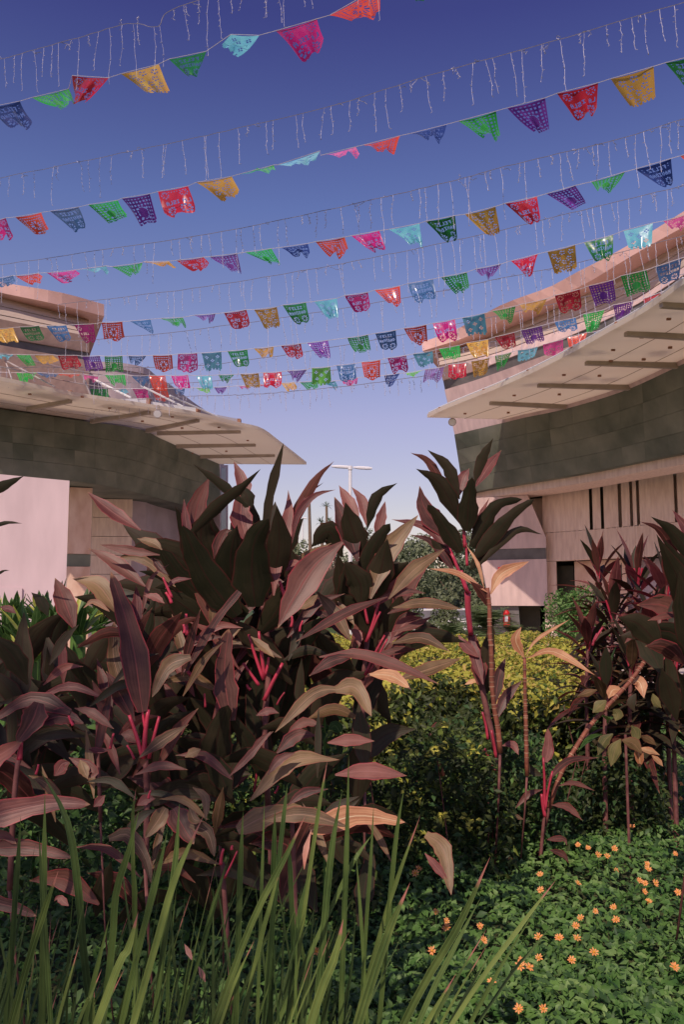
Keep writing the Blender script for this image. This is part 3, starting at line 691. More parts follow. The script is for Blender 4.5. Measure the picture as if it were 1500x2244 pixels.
for i, (px, py) in enumerate(FL):
    q = PZ(px, py, .33); q.z = ch(q.x, q.y) + .045; r0 = .0150 * R.uniform(.85, 1.15)
    # move along the ray so that it still stands where it is seen
    q = PZ(px, py, q.z)
    t = thing('orange_flower', FLAB[(px, py)], 'flower', group='orange flowers in the ground cover')
    nrm = Vector((R.uniform(-.4, .4), -.75 + R.uniform(-.3, .3), .8)).normalized(); u = nrm.cross(Vector((1, .2, 0))).normalized(); v = nrm.cross(u)
    b = MB(); np_ = R.choice([8, 9, 10])
    for k in range(np_):
        a = 2 * math.pi * k / np_ + R.uniform(-.1, .1); d = u * math.cos(a) + v * math.sin(a); e = u * -math.sin(a) + v * math.cos(a); rr = r0 * R.uniform(.8, 1.1)
        up = nrm * r0 * R.uniform(.05, .35)
        b.add([q + d * rr * .15, q + d * rr * .65 + e * rr * .2 + up * .6, q + d * rr + e * rr * .08 + up, q + d * rr - e * rr * .08 + up, q + d * rr * .65 - e * rr * .2 + up * .6], [(0, 1, 2, 3, 4)])
    b.build('petals', M['petal'], t)
    b = MB(); b.tube([q - nrm * .001, q + nrm * .004], [r0 * .3, r0 * .2], 7); b.build('flower_eye', M['flower_eye'], t)
    b = MB(); b.tube([q, Vector((q.x + R.uniform(-.01, .01), q.y, q.z - .12))], .0015, 4); b.build('stalk', G['cov1'], t)

# ---- trees and shrubs in the distance
def tree(name, label, cat, px, py_top, d, wpx, n, mats, lsize=.28, group=None, base_z=0.0, airy=0.0, ratio=.62):
    t = thing(name, label, cat, group=group)
    top = P(px, py_top, d); W = wpx / FPX * d; Ht = top.z
    cx, cy = top.x, top.y
    b = MB(); h0 = Ht * (1 - ratio)
    b.tube([(cx, cy, base_z), (cx + .1, cy, h0 * .6), (cx - .05, cy, h0), (cx, cy, Ht * .75)], [Ht * .035, Ht * .028, Ht * .022, Ht * .008], 8)
    tr = b.build('trunk', M['bark'], t)
    lobes = []
    for k in range(11):
        a = R.uniform(0, 6.28); rr = R.uniform(.1, .36) * W; zz = R.uniform(h0 * 1.1, Ht * .84)
        lobes.append((cx + math.cos(a) * rr, cy + math.sin(a) * rr * .8, zz, R.uniform(.14, .24) * W))
        b = MB(); b.tube([(cx, cy, h0 * .8), ((cx + lobes[-1][0]) / 2, (cy + lobes[-1][1]) / 2, (h0 + zz) / 2 + .2), lobes[-1][:3]], [Ht * .013, Ht * .009, Ht * .004], 5)
        b.build('branch', M['bark'], t)
    lobes.append((cx, cy, Ht - .17 * W, .17 * W))
    cs, ns = [], []
    for i in range(n):
        L_ = lobes[R.randrange(len(lobes))]; v = Vector((R.gauss(0, 1), R.gauss(0, 1), R.gauss(0, 1) + .2)).normalized()
        rad = L_[3] * (1 - (R.random() ** 2) * (.3 + airy)) * (1 + .22 * noise.noise(v * 3 + Vector(L_[:3])))
        cs.append((L_[0] + v.x * rad, L_[1] + v.y * rad, max(base_z + .1, L_[2] + v.z * rad * .8))); ns.append((v.x, v.y, v.z + .3))
    leaf_mass('crown', cs, ns, lsize, mats, t, rs=rs, aspect=.55, kind='stuff')
    return t
TG = 'trees beyond the car park'
TL = ['rounded bushy tree beyond the hedge, directly behind the red-stemmed tall plant', 'broad pale green tree beyond the hedge left of the red-stemmed plant', 'lower dark green tree beside the pink end wall beyond the hedge',
      'spreading green tree seen between the two middle purple plants', 'small far tree just right of the street lamp pole', 'distant tree behind the left purple plants', 'wide far tree nearest the middle of the gap', 'small airy tree with crown against the pink end wall']
for i, (px, py, d, w, n_, ls) in enumerate([(990, 1150, 60, 200, 3400, .42), (905, 1172, 66, 170, 3000, .42), (1040, 1210, 46, 120, 2400, .3), (850, 1205, 52, 190, 3000, .36), (800, 1150, 80, 90, 1500, .4), (650, 1170, 75, 150, 1800, .42), (735, 1160, 90, 120, 1600, .45), (1000, 1190, 48, 90, 1500, .3)]):
    tree('leafy_tree', TL[i], 'tree', px, py, d, w * 1.25, n_, [G['tre1'], G['tre2'], G['tre1']] if i % 2 == 0 else [G['tre2'], G['tre1']], ls * .8, TG, airy=.6, ratio=.8)
def bush(px, ptop, d, wpx, n, ls, mats, label, group):
    t = thing('leafy_bush', label, 'bush', group=group); q = P(px, ptop, d); W = wpx / FPX * d * .5; H = max(.4, q.z); cs, ns = [], []
    for i in range(n):
        v = Vector((R.gauss(0, 1), R.gauss(0, 1), abs(R.gauss(0, 1)))).normalized(); k = (1 - .35 * R.random() ** 2) * (1 + .22 * noise.noise(v * 2.6 + Vector((px, 0, 0))))
        cs.append((q.x + v.x * W * k, q.y + v.y * W * .7 * k, max(.05, v.z * H * k))); ns.append(tuple(v))
    leaf_mass('foliage', cs, ns, ls, mats, t, rs=rs, kind='stuff')
    b = MB(); b.tube([(q.x, q.y, 0), (q.x, q.y, H * .6)], .06, 6); b.build('stem', M['bark'], t)
BGp = 'bushes beyond the car park'
for i, (px, pt, d, w_) in enumerate([(620,1318,44,140),(705,1300,50,130),(790,1290,50,150),(870,1270,52,130),(905,1300,42,60),(975,1250,54,150),(1050,1290,44,90)]):
    bush(px, pt, d, w_, 2200, .3, [G['tre1'], G['tre2']], ['bush farthest left beyond the car park', 'green bush below the palms beyond the car park', 'green bush between the two middle purple plants', 'green bush left of the red-stemmed tall plant', 'small dark bush left of the white car', 'large green bush behind the red-stemmed tall plant', 'green bush touching the pink end wall'][i], BGp)
bush(976, 1306, 33, 78, 1700, .16, [G['tre2']], 'small dark bush between the two white cars', 'low bushes in front of the cars')
bush(888, 1304, 33, 94, 2000, .16, [G['tre2']], 'low dark bush left of the first white car', 'low bushes in front of the cars')
bush(1062, 1308, 33, 86, 1700, .16, [G['tre2']], 'low dark bush right of the second white car', 'low bushes in front of the cars')
# unseen tree added behind the viewer to shade the left of the bed
shade = thing('added_shade_tree', 'unseen tree added behind the viewpoint to shade the left of the bed', 'tree')
cs, ns = [], []
for i in range(2500):
    L_ = R.choice([(-4.1, -2.0, 5.6, 1.15), (-3.2, -2.7, 5.9, 1.0), (-4.8, -1.4, 5.4, 1.2), (-3.3, -1.3, 5.3, .8), (-4.4, -3.0, 6.1, 1.1), (-5.8, -2.3, 5.7, 1.2), (-3.0, -3.6, 5.6, .9)])
    v = Vector((R.gauss(0, 1), R.gauss(0, 1), R.gauss(0, 1))).normalized(); k = L_[3] * (1 - .5 * R.random() ** 2)
    cs.append((L_[0] + v.x * k, L_[1] + v.y * k, L_[2] + v.z * k * .6)); ns.append((v.x, v.y, v.z + .5))
leaf_mass('crown', cs, ns, .15, [G['tre1'], G['tre2']], shade, rs=rs, aspect=.55, kind='stuff')
b = MB(); b.tube([(-4.9, -3.2, 0), (-4.8, -3.1, 2.5), (-4.4, -2.7, 4.6), (-4.1, -2.2, 5.8)], [.2, .16, .11, .05], 10); b.build('trunk', M['bark'], shade)
# palms
def palm(px, py, d, rpx, n, label, h=None):
    t = thing('palm_tree', label, 'palm tree', group='far palms beyond the garden')
    q = P(px, py, d); rr = rpx / FPX * d
    b = MB(); b.tube([(q.x, q.y, 0), (q.x + .1, q.y, q.z * .5), (q.x, q.y, q.z)], [.16, .12, .09], 7); b.build('trunk', M['bark'], t)
    for k in range(n):
        a = R.uniform(0, 6.28); el = R.uniform(-.2, 1.2); L_ = rr * R.uniform(.8, 1.15)
        dv = Vector((math.cos(a) * math.cos(el), math.sin(a) * math.cos(el), math.sin(el)))
        p0 = q; p1 = q + dv * L_ * .55; p2 = q + dv * L_ + Vector((0, 0, -.25 * L_))
        s = dv.cross(Vector((0, 0, 1))); s = s.normalized() * rr * .06 if s.length > .01 else Vector((rr * .06, 0, 0))
        b = MB(); b.add([p0 - s * .4, p0 + s * .4, p1 + s, p2, p1 - s, (p1 + p0) / 2 + Vector((0, 0, -rr * .03))], [(0, 1, 5), (1, 2, 5), (2, 3, 4), (4, 5, 2), (4, 0, 5)])
        b.build('frond', G['pal1'], t)
palm(716, 1109, 60, 17, 26, 'small spiky far palm standing highest beside the street lamp')
palm(705, 1145, 55, 20, 24, 'spiky far palm, lower left of its neighbour beside the street lamp')
palm(723, 1143, 58, 16, 22, 'spiky far palm, lower right of its neighbour beside the street lamp')
palm(678, 1100, 52, 14, 20, 'small far palm tuft just right of the grey-tipped leaf')
# dark cycad-like shrubs in front of the cars
def cycad(px, py, d, rpx, label, m='pal1', n=46, droop=.45):
    t = thing('cycad', label, 'shrub', group='dark feathery shrubs behind the hedge')
    q = P(px, py, d); rr = rpx / FPX * d; q.z = max(q.z, .5)
    b = MB(); b.tube([(q.x, q.y, 0), tuple(q)], [.14, .11], 8); b.build('trunk', M['bark'], t)
    for k in range(n):
        a = R.uniform(0, 6.28); el = R.uniform(-.1, 1.1); L_ = rr * R.uniform(.75, 1.1)
        dv = Vector((math.cos(a) * math.cos(el), math.sin(a) * math.cos(el), math.sin(el))); s = dv.cross(Vector((0, 0, 1))).normalized()
        L_ *= 1.15; b = MB(); pp = [q + dv * L_ * u + Vector((0, 0, -droop * L_ * u * u)) for u in (0, .25, .5, .75, 1)]
        for i in range(4):
            for f in (0, .5):
                p = pp[i].lerp(pp[i + 1], f); dd = (pp[i + 1] - pp[i]).normalized(); w = rr * .3 * (1 - abs((i + f) / 4 - .4))
                for sg in (-1, 1):
                    b.add([p, p + dd * rr * .09, p + s * sg * w + dd * rr * .12 + Vector((0, 0, rr * .02))], [(0, 1, 2)])
        b.build('frond', G[m], t)
for i, (px, py, d, r_) in enumerate([(885, 1385, 17.5, 95), (990, 1400, 18.5, 70), (1068, 1375, 19.5, 85), (1135, 1398, 20, 55)]):
    cycad(px, py, d, r_ * 1.1, ['dark feathery shrub behind the hedge, leftmost of the row', 'dark feathery shrub behind the hedge, second from the left', 'dark feathery shrub behind the hedge beside the end wall', 'dark feathery shrub behind the hedge below the fire extinguisher'][i], 'pal1')
# leafy shrub by the doorway
sh = thing('leafy_shrub', 'bright green leafy shrub growing in front of the dark doorway', 'shrub')
q = P(1262, 1345, 17); cs, ns = [], []
for i in range(4200):
    v = Vector((R.gauss(0, 1), R.gauss(0, 1), R.gauss(0, 1) + .2)).normalized(); lob = R.choice([(-.25, 0, 0, .38), (.2, 0, .12, .36), (0, -.1, -.35, .45), (.3, 0, -.3, .4), (-.3, 0, -.35, .36), (0, 0, -.8, .5)])
    rad = lob[3] * (1 - .4 * R.random() ** 2) * (1 + .35 * noise.noise(v * 4 + Vector(lob[:3]))); cs.append((q.x + lob[0] + v.x * rad, q.y + v.y * rad, max(.05, q.z + lob[2] + .1 + v.z * rad))); ns.append(tuple(v))
leaf_mass('crown', cs, ns, .075, [G['shr1'], G['cov2']], sh, rs=rs, kind='stuff')
for k in range(4):
    b = MB(); b.tube([(q.x + R.uniform(-.1, .1), q.y, 0), (q.x + R.uniform(-.3, .3), q.y, q.z)], .015, 5); b.build('stem', M['bark'], sh)
# pale stones at the right edge of the bed
for i, (px, py, r_) in enumerate([(1478, 1528, .11), (1492, 1541, .09), (1462, 1540, .07), (1500, 1524, .1)]):
    q = PZ(px, py, .28); vs = []; fs = []
    for j in range(5):
        for k in range(8):
            th = math.pi * j / 4; a = 2 * math.pi * k / 8; w = 1 + .25 * noise.noise(Vector((j, k, i * 3.1)))
            vs.append(q + Vector((math.sin(th) * math.cos(a) * r_ * 1.5 * w, math.sin(th) * math.sin(a) * r_ * w, math.cos(th) * r_ * .6 * w)))
    for j in range(4):
        for k in range(8): fs.append((j * 8 + k, j * 8 + (k + 1) % 8, (j + 1) * 8 + (k + 1) % 8, (j + 1) * 8 + k))
    o = mk('pale_stone', vs, fs, M['stone_white'])
    tag(o, ['pale boulder at the right edge behind the ground cover, largest of four', 'small pale stone lying against the front of the largest boulder', 'smallest pale stone left of the boulders at the bed edge', 'pale stone farthest right at the bed edge'][i], 'stone', 'pale stones at the edge of the bed')

def understory(pxs, d0, d1, ztop, n, ls, mats, label, group, tips=()):
    t = thing('understory_shrub', label, 'shrub', group=group); cs, ns = [], []
    for i in range(n):
        px = R.uniform(*pxs); d = R.uniform(d0, d1); q = P(px, 1318, d); e = 1 - abs((px - (pxs[0] + pxs[1]) / 2) / ((pxs[1] - pxs[0]) / 2)) ** 2.5
        zt = ztop * (.55 + .45 * e) * (1 + .28 * noise.noise(Vector((px * .012, d * 1.5, 2.2)))); z = zt * R.random() ** .55
        cs.append((q.x, d, max(.1, z))); ns.append((R.uniform(-.5, .5), -.5, .6))
    leaf_mass('foliage', cs, ns, ls, mats, t, rs=rs, kind='stuff')
    for k in range(4):
        px = R.uniform(*pxs); d = R.uniform(d0, d1); q = P(px, 1318, d); b = MB(); b.tube([(q.x, q.y, .05), (q.x + R.uniform(-.05, .05), q.y, ztop * .5), (q.x + R.uniform(-.1, .1), q.y, ztop * .9)], [.004, .003, .002], 5); b.build('twig', M['stem_dark'], t)
    for j, (px, py, nn_) in enumerate(tips):
        q = P(px, py, d0 - .05); cs = [(q.x + R.gauss(0, .022), q.y + R.gauss(0, .03), q.z + R.gauss(0, .018)) for _ in range(nn_)]
        leaf_mass('pale_shoot', cs, [(0, -.6, .7)] * nn_, .028, [G['hed1']], t, rs=rs, kind='stuff')
US = 'twiggy dark shrubs between the purple plants'
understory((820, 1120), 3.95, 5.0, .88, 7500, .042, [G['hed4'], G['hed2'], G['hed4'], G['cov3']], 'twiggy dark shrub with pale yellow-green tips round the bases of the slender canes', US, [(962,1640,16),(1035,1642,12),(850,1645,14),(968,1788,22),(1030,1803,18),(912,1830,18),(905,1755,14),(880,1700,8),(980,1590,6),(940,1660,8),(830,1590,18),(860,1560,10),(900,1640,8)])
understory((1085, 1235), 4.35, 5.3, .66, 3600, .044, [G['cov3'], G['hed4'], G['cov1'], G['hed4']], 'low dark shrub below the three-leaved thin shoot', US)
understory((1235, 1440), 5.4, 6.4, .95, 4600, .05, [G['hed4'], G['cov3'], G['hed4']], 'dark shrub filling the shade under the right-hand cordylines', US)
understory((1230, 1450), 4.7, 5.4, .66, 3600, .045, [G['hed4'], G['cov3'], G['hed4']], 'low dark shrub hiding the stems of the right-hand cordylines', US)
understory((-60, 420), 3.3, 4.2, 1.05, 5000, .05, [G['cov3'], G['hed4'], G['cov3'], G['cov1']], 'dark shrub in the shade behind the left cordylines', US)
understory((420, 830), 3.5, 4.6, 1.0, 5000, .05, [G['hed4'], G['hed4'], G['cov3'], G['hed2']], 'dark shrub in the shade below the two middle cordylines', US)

# ------------------------------------------------------------------ long leaves placed one by one
def blade(parent, pts, w, tone, d0, m, n=10, prof='c', fold=.16, name='leaf', smooth=True, tonly=None, wave=0.0):
    """one leaf through the points pts (base first); tone > 0: its upper face is turned to the viewer, < 0: its underside"""
    px = cr(pts, n); w3 = w * d0 / FPX * .5
    d = d0; c3 = []; prev = None
    for q in px:
        p = P(q[0], q[1], d)
        if prev is not None:
            dz = p.z - prev.z; s = max(-.75, min(.75, tone)); d += dz * s; p = P(q[0], q[1], d)
        c3.append(p); prev = p
    ac = [0]
    for i in range(1, n): ac.append(ac[-1] + (c3[i] - c3[i - 1]).length)
    V, U, F = [], [], []
    ph = R.uniform(0, 6)
    for i in range(n):
        t = (c3[min(i + 1, n - 1)] - c3[max(i - 1, 0)]).normalized()
        cam_ = (EYE - c3[i]); cam_.z = 0; cam_.normalize()
        nrm = (cam_ + Vector((0, 0, 1)) * tone); nrm = (nrm - t * nrm.dot(t))
        if nrm.length < .05: nrm = Vector((0, 0, 1)) - t * t.z
        nrm.normalize(); wv = t.cross(nrm).normalized()
        s = ac[i] / max(ac[-1], 1e-6)
        if prof == 'c': ww = (math.sin(math.pi * min(1, s ** .92)) ** 1.15 if 0 < s < 1 else 0); ww = max(ww, .10 * (1 - s))
        elif prof == 'u': ww = min(1, 1.25 - s) * min(1, .35 + 2.2 * s) if s < .97 else .0      # broad to a late point
        elif prof == 'b': ww = min(1, (1 - s) * 3.2) * (.8 + .2 * s) if s < 1 else 0
        else: ww = 1
        W_ = w3 * ww * (1 + .09 * math.sin(i * 2.3 + ph * 3) + R.uniform(-.05, .05))
        ed = nrm * (W_ * fold) * (1 if tone >= 0 else -1) + nrm * math.sin(i * 1.9 + ph) * W_ * .06
        ed2 = nrm * (W_ * fold) * (1 if tone >= 0 else -1) + nrm * math.sin(i * 1.6 + ph + 2) * W_ * .06
        if prof == 'b':
            V += [c3[i] - wv * W_, c3[i] - nrm * W_ * .1, c3[i] + wv * W_]; U += [(0, s), (.5, s), (1, s)]
        else:
            V += [c3[i] - wv * W_ + ed, c3[i] - wv * W_ * .5 + ed * .3, c3[i], c3[i] + wv * W_ * .5 + ed2 * .3, c3[i] + wv * W_ + ed2]
            U += [(0, s), (.25, s), (.5, s), (.75, s), (1, s)]
    k = 3 if prof == 'b' else 5
    for i in range(n - 1):
        for j in range(k - 1):
            a = i * k + j; F.append((a, a + 1, a + k + 1, a + k))
    return mk(name, V, F, m, parent, U, smooth=smooth)
def stick(parent, pts, wpx, d, m, name='stem', n=8, ground=False, dd=0.0, r2=None):
    px = cr(pts, n) if len(pts) > 2 else cr(pts, 3)
    c3 = [P(q[0], q[1], d + dd * i / (len(px) - 1)) for i, q in enumerate(px)]
    if ground:
        last = c3[-1]; bb = MB(); bb.tube([last, last.lerp(Vector((last.x, last.y + .15, .3)), .5), Vector((last.x + (last.x - c3[-2].x) * .5, last.y + .3, .02))], [wpx * d / FPX * .35, wpx * d / FPX * .25, wpx * d / FPX * .25], 6); bb.build('stem_base', M['stem_dark'], parent, smooth=True)
    b = MB(); r = wpx * d / FPX * .5; b.tube(c3, r, 7, r2=(r2 * d / FPX * .5 if r2 else r * 1.15)); return b.build(name, m, parent, smooth=True), c3
def rings(parent, c3, step, r, m):
    tot = 0; b = None; out = 0
    for i in range(len(c3) - 1):
        L_ = (c3[i + 1] - c3[i]).length; t = (c3[i + 1] - c3[i]).normalized()
        k = 0
        while k < L_ and out < 90:
            p = c3[i] + t * k; b = MB(); b.tube([p, p + t * R.uniform(.0015, .0035) + Vector((0, 0, R.uniform(-.001, .001)))], r * R.uniform(1.0, 1.1), 8); b.build('leaf_scar', m, parent); k += step * R.uniform(.6, 1.7); out += 1
    return b
PL = {}
CG = 'purple-leaved cordyline plants in the bed'
for k, lab in {
 'A': 'large dark purple cordyline left of centre, its spear leaves reaching under the left canopy tip',
 'B': 'purple cordyline in the middle below the T-shaped lamp, with broad olive-pink leaves',
 'C': 'tall slender black-purple cordyline right of centre on a red forked stem',
 'F': 'withered cordyline shoot with tan leaves in front of the tall slender one',
 'G': 'thin ringed cordyline shoot with three tan leaves, sunlit above the hedge',
 'H': 'cordyline on a leaning ringed cane slanting up to the right',
 'D': 'dark cordyline at left with one long upright leaf on bright crimson stalks',
 'L': 'cordyline at the left edge whose drooping leaves enter the frame',
 'E': 'low cordyline behind the grass blades with broad tan and rose leaves',
 'N': 'small cordyline seedling with thin arching leaves at the foot of the leaning cane',
 'Q': 'cordyline at the right edge with big black leaves cut by the frame'}.items():
    PL[k] = thing('cordyline_plant', lab, 'plant', group=CG)
DEP = {'A': 2.6, 'B': 2.85, 'C': 4.3, 'F': 3.95, 'G': 4.1, 'H': 4.5, 'D': 2.25, 'L': 2.15, 'E': 2.1, 'N': 4.2, 'Q': 3.0}
